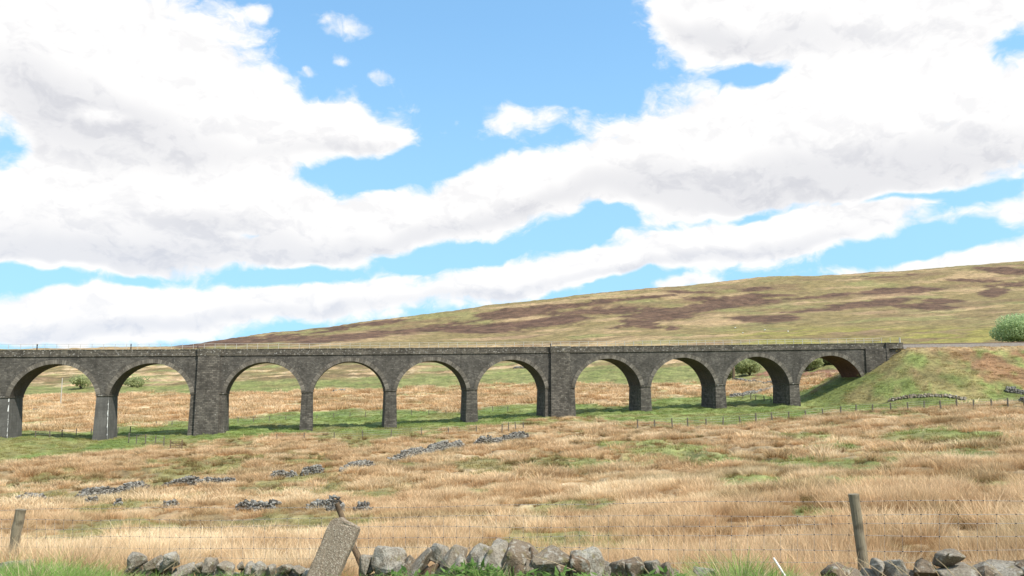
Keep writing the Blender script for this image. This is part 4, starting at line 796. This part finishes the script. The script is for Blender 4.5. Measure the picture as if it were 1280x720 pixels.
# ------------------------------------------------------------------ bushes and trees
def bush(name, px, y, wpx, hpx, mat, n, label, seed, leaf=.4, stems=5, cat='bush', depth=None, lobes=7, gap=.25):
    base = at(px, y) if depth is None else at(px, depth=depth); d = to_cam(base.x, base.y)[1]; w, h = wpx * d / F, hpx * d / F; root = empty(name, base, label, cat); r = np.random.RandomState(seed)
    lb = [(np.array(((r.rand() - .5) * w * .62, (r.rand() - .5) * w * .5, h * (.26 + .40 * r.rand()))), w * (.20 + .14 * r.rand()), h * (.22 + .12 * r.rand())) for _ in range(lobes)] + [(np.array((0, 0, h * .5)), w * .36, h * .42)]
    C, T = [], []
    for c, rx, rz in lb:
        m_ = n // len(lb); u = r.normal(size=(m_, 3)); u /= np.linalg.norm(u, axis=1)[:, None]; rad = (.55 + .5 * r.rand(m_) ** .6)[:, None]; C.append(c + u * rad * np.array((rx, rx, rz)))
        cl = r.rand(); T.append(np.clip(.25 * cl + .75 * r.rand(m_), 0, 1))
    C = np.concatenate(C); T = np.concatenate(T); gn = fbm(C[:, 0] / (w * .11) + seed, C[:, 2] / (w * .11) + C[:, 1] / (w * .15), 3, seed); kp = (gn > gap + .12) & (C[:, 2] > .05 * h); C, T = C[kp], T[kp]
    m_ = len(C); a = r.normal(size=(m_, 3)); a /= np.linalg.norm(a, axis=1)[:, None]; b = np.cross(a, r.normal(size=(m_, 3))); b /= np.linalg.norm(b, axis=1)[:, None]; s_ = (leaf * (.6 + .8 * r.rand(m_)))[:, None]
    V = np.concatenate([C - a * s_ * .7, C + b * s_ * .32, C + a * s_ * .7, C - b * s_ * .32]); ii_ = np.arange(m_)
    me = quadmesh('crown', V, np.c_[ii_, ii_ + m_, ii_ + 2 * m_, ii_ + 3 * m_], M[mat], {'tone': np.tile(T, 4)}); o = bpy.data.objects.new('crown', me); COL.objects.link(o); o.parent = root
    q = MB()
    for k_ in range(stems):
        an = 6.283 * k_ / stems + r.rand(); e = np.array((math.cos(an) * w * .3, math.sin(an) * w * .25, h * (.6 + .25 * r.rand()))); q.tube([(0.03 * k_, 0, -.2), tuple(e * np.array((.25, .25, .4))), tuple(e * np.array((.6, .6, .75))), tuple(e)], [h * .028, h * .022, h * .014, h * .005], 6)
    t_ = q.build('trunk', M['bark'], root, weld=False); t_.matrix_parent_inverse = Matrix.Identity(4)
bush('willow_bush', 1286, 430, 80, 39, 'willow', 22000, 'large pale green rounded bush beside the railway at the right edge', 1, .5, 7, lobes=14, gap=.10)
bush('hawthorn_bush', 101, 488, 36, 19, 'thorn', 1500, 'pale grey-green bush seen through the leftmost arch', 2, .55, depth=330)
bush('hawthorn_bush', 165, 483, 34, 16, 'thorn', 1500, 'grey-green bush at the left side of the second arch', 3, .55, depth=335)
bush('scrub_bush', 908, 475, 18, 11, 'scrub', 1400, 'small dark bush by the bare trunk in the third last arch', 4, .5, depth=262, gap=.15)
bush('scrub_bush', 937, 476, 40, 24, 'thorn', 3800, 'green bush over the red bank in the third arch from the right', 5, .5, depth=268, gap=.15)
bush('scrub_bush', 1012, 471, 34, 22, 'thorn', 3000, 'green bush at the left of the second last arch', 6, .5, depth=258, gap=.15)
bush('scrub_bush', 1036, 466, 34, 18, 'scrub', 2600, 'dull dark bush on the bank in the rightmost arch', 7, .5, depth=262, gap=.15)
p = at(917, depth=258); o = empty('dead_tree', p, 'bare dark tree trunk seen through the third last arch', 'tree'); q = MB(); q.tube([(0, 0, -.3), (.1, 0, 2.5), (-.15, 0, 4.6), (.2, .1, 6.6)], [.55, .42, .4, .2], 8); q.build('trunk', M['dwood'], o).matrix_parent_inverse = Matrix.Identity(4)
q = MB(); q.tube([(0, 0, 4.2), (.8, .2, 5.5), (1.0, .2, 6.2)], [.2, .12, .05], 6); q.build('limb', M['dwood'], o).matrix_parent_inverse = Matrix.Identity(4)
# ------------------------------------------------------------------ stalks and nettles on the verge
a, b = pix(967, 697.5, wall_d(970) - .1), pix(990, 735, wall_d(985) - .3); q = MB(); q.tube([a, a.lerp(b, .5) + Vector((.004, 0, 0)), b], [.009, .010, .011], 8); o = q.build('stick', M['pale'], smooth=True); tag(o, 'bleached white stick poking out of the dry grass in the right foreground', 'stick')
q = MB(); r = random.Random(5)
for (x0, y0, x1, y1) in [(15,672,46,712),(0,688,14,706),(205,713,232,695),(232,695,250,716),(215,716,222,690),(222,716,222,694),(66,712,72,694),(1128,718,1098,686),(1175,722,1158,694),(1195,722,1170,698),(1150,715,1120,690),(1088,722,1060,690),(1060,722,1030,692),(1110,722,1070,697),(540,722,552,690),(735,722,722,690),(812,718,792,694),(850,722,846,680),(850,705,858,688),(700,712,655,697),(720,714,668,695),(565,712,588,703),(430,716,446,706),(1140,722,1105,700),(1230,724,1212,704),(1255,722,1226,698)]:
    d = wall_d((x0 + x1) / 2) - r.uniform(.15, .5); A_, B_ = pix(x0, y0, d), pix(x1, y1, d + r.uniform(-.1, .15)); m_ = A_.lerp(B_, .5) + Vector((r.uniform(-.01, .01), 0, .012)); q.tube([A_, m_, B_], [.0028, .0024, .0014], 5)
o = q.build('straw', M['straw']); tag(o, kind='stuff')
r = np.random.RandomState(8); C = []
for x0, x1, n_, yt in [(560, 625, 330, 704), (625, 760, 200, 713), (470, 540, 110, 713), (800, 860, 90, 714)]:
    for _ in range(n_):
        x = r.uniform(x0, x1); d = wall_d(x) - r.uniform(.25, .7); C.append(pix(x, yt + 24 * r.rand() ** .8 + 6 * abs((x - (x0 + x1) / 2) / (x1 - x0)) * 2, d))
C = np.array(C); m_ = len(C); a = np.c_[r.normal(size=(m_, 2)), r.rand(m_) * .9 - .15]; a /= np.linalg.norm(a, axis=1)[:, None]; b = np.cross(a, np.c_[r.normal(size=(m_, 2)) * .3, np.ones(m_)]); b /= np.linalg.norm(b, axis=1)[:, None]; s_ = (.028 + .03 * r.rand(m_))[:, None]
V = np.concatenate([C, C + a * s_ + b * s_ * .42, C + a * s_ * 2.3, C + a * s_ - b * s_ * .42]); ii_ = np.arange(m_)
me = quadmesh('nettles', V, np.c_[ii_, ii_ + m_, ii_ + 2 * m_, ii_ + 3 * m_], M['nettle'], {'tone': np.tile(r.rand(m_), 4)}); o = bpy.data.objects.new('nettles', me); COL.objects.link(o); tag(o, kind='stuff')
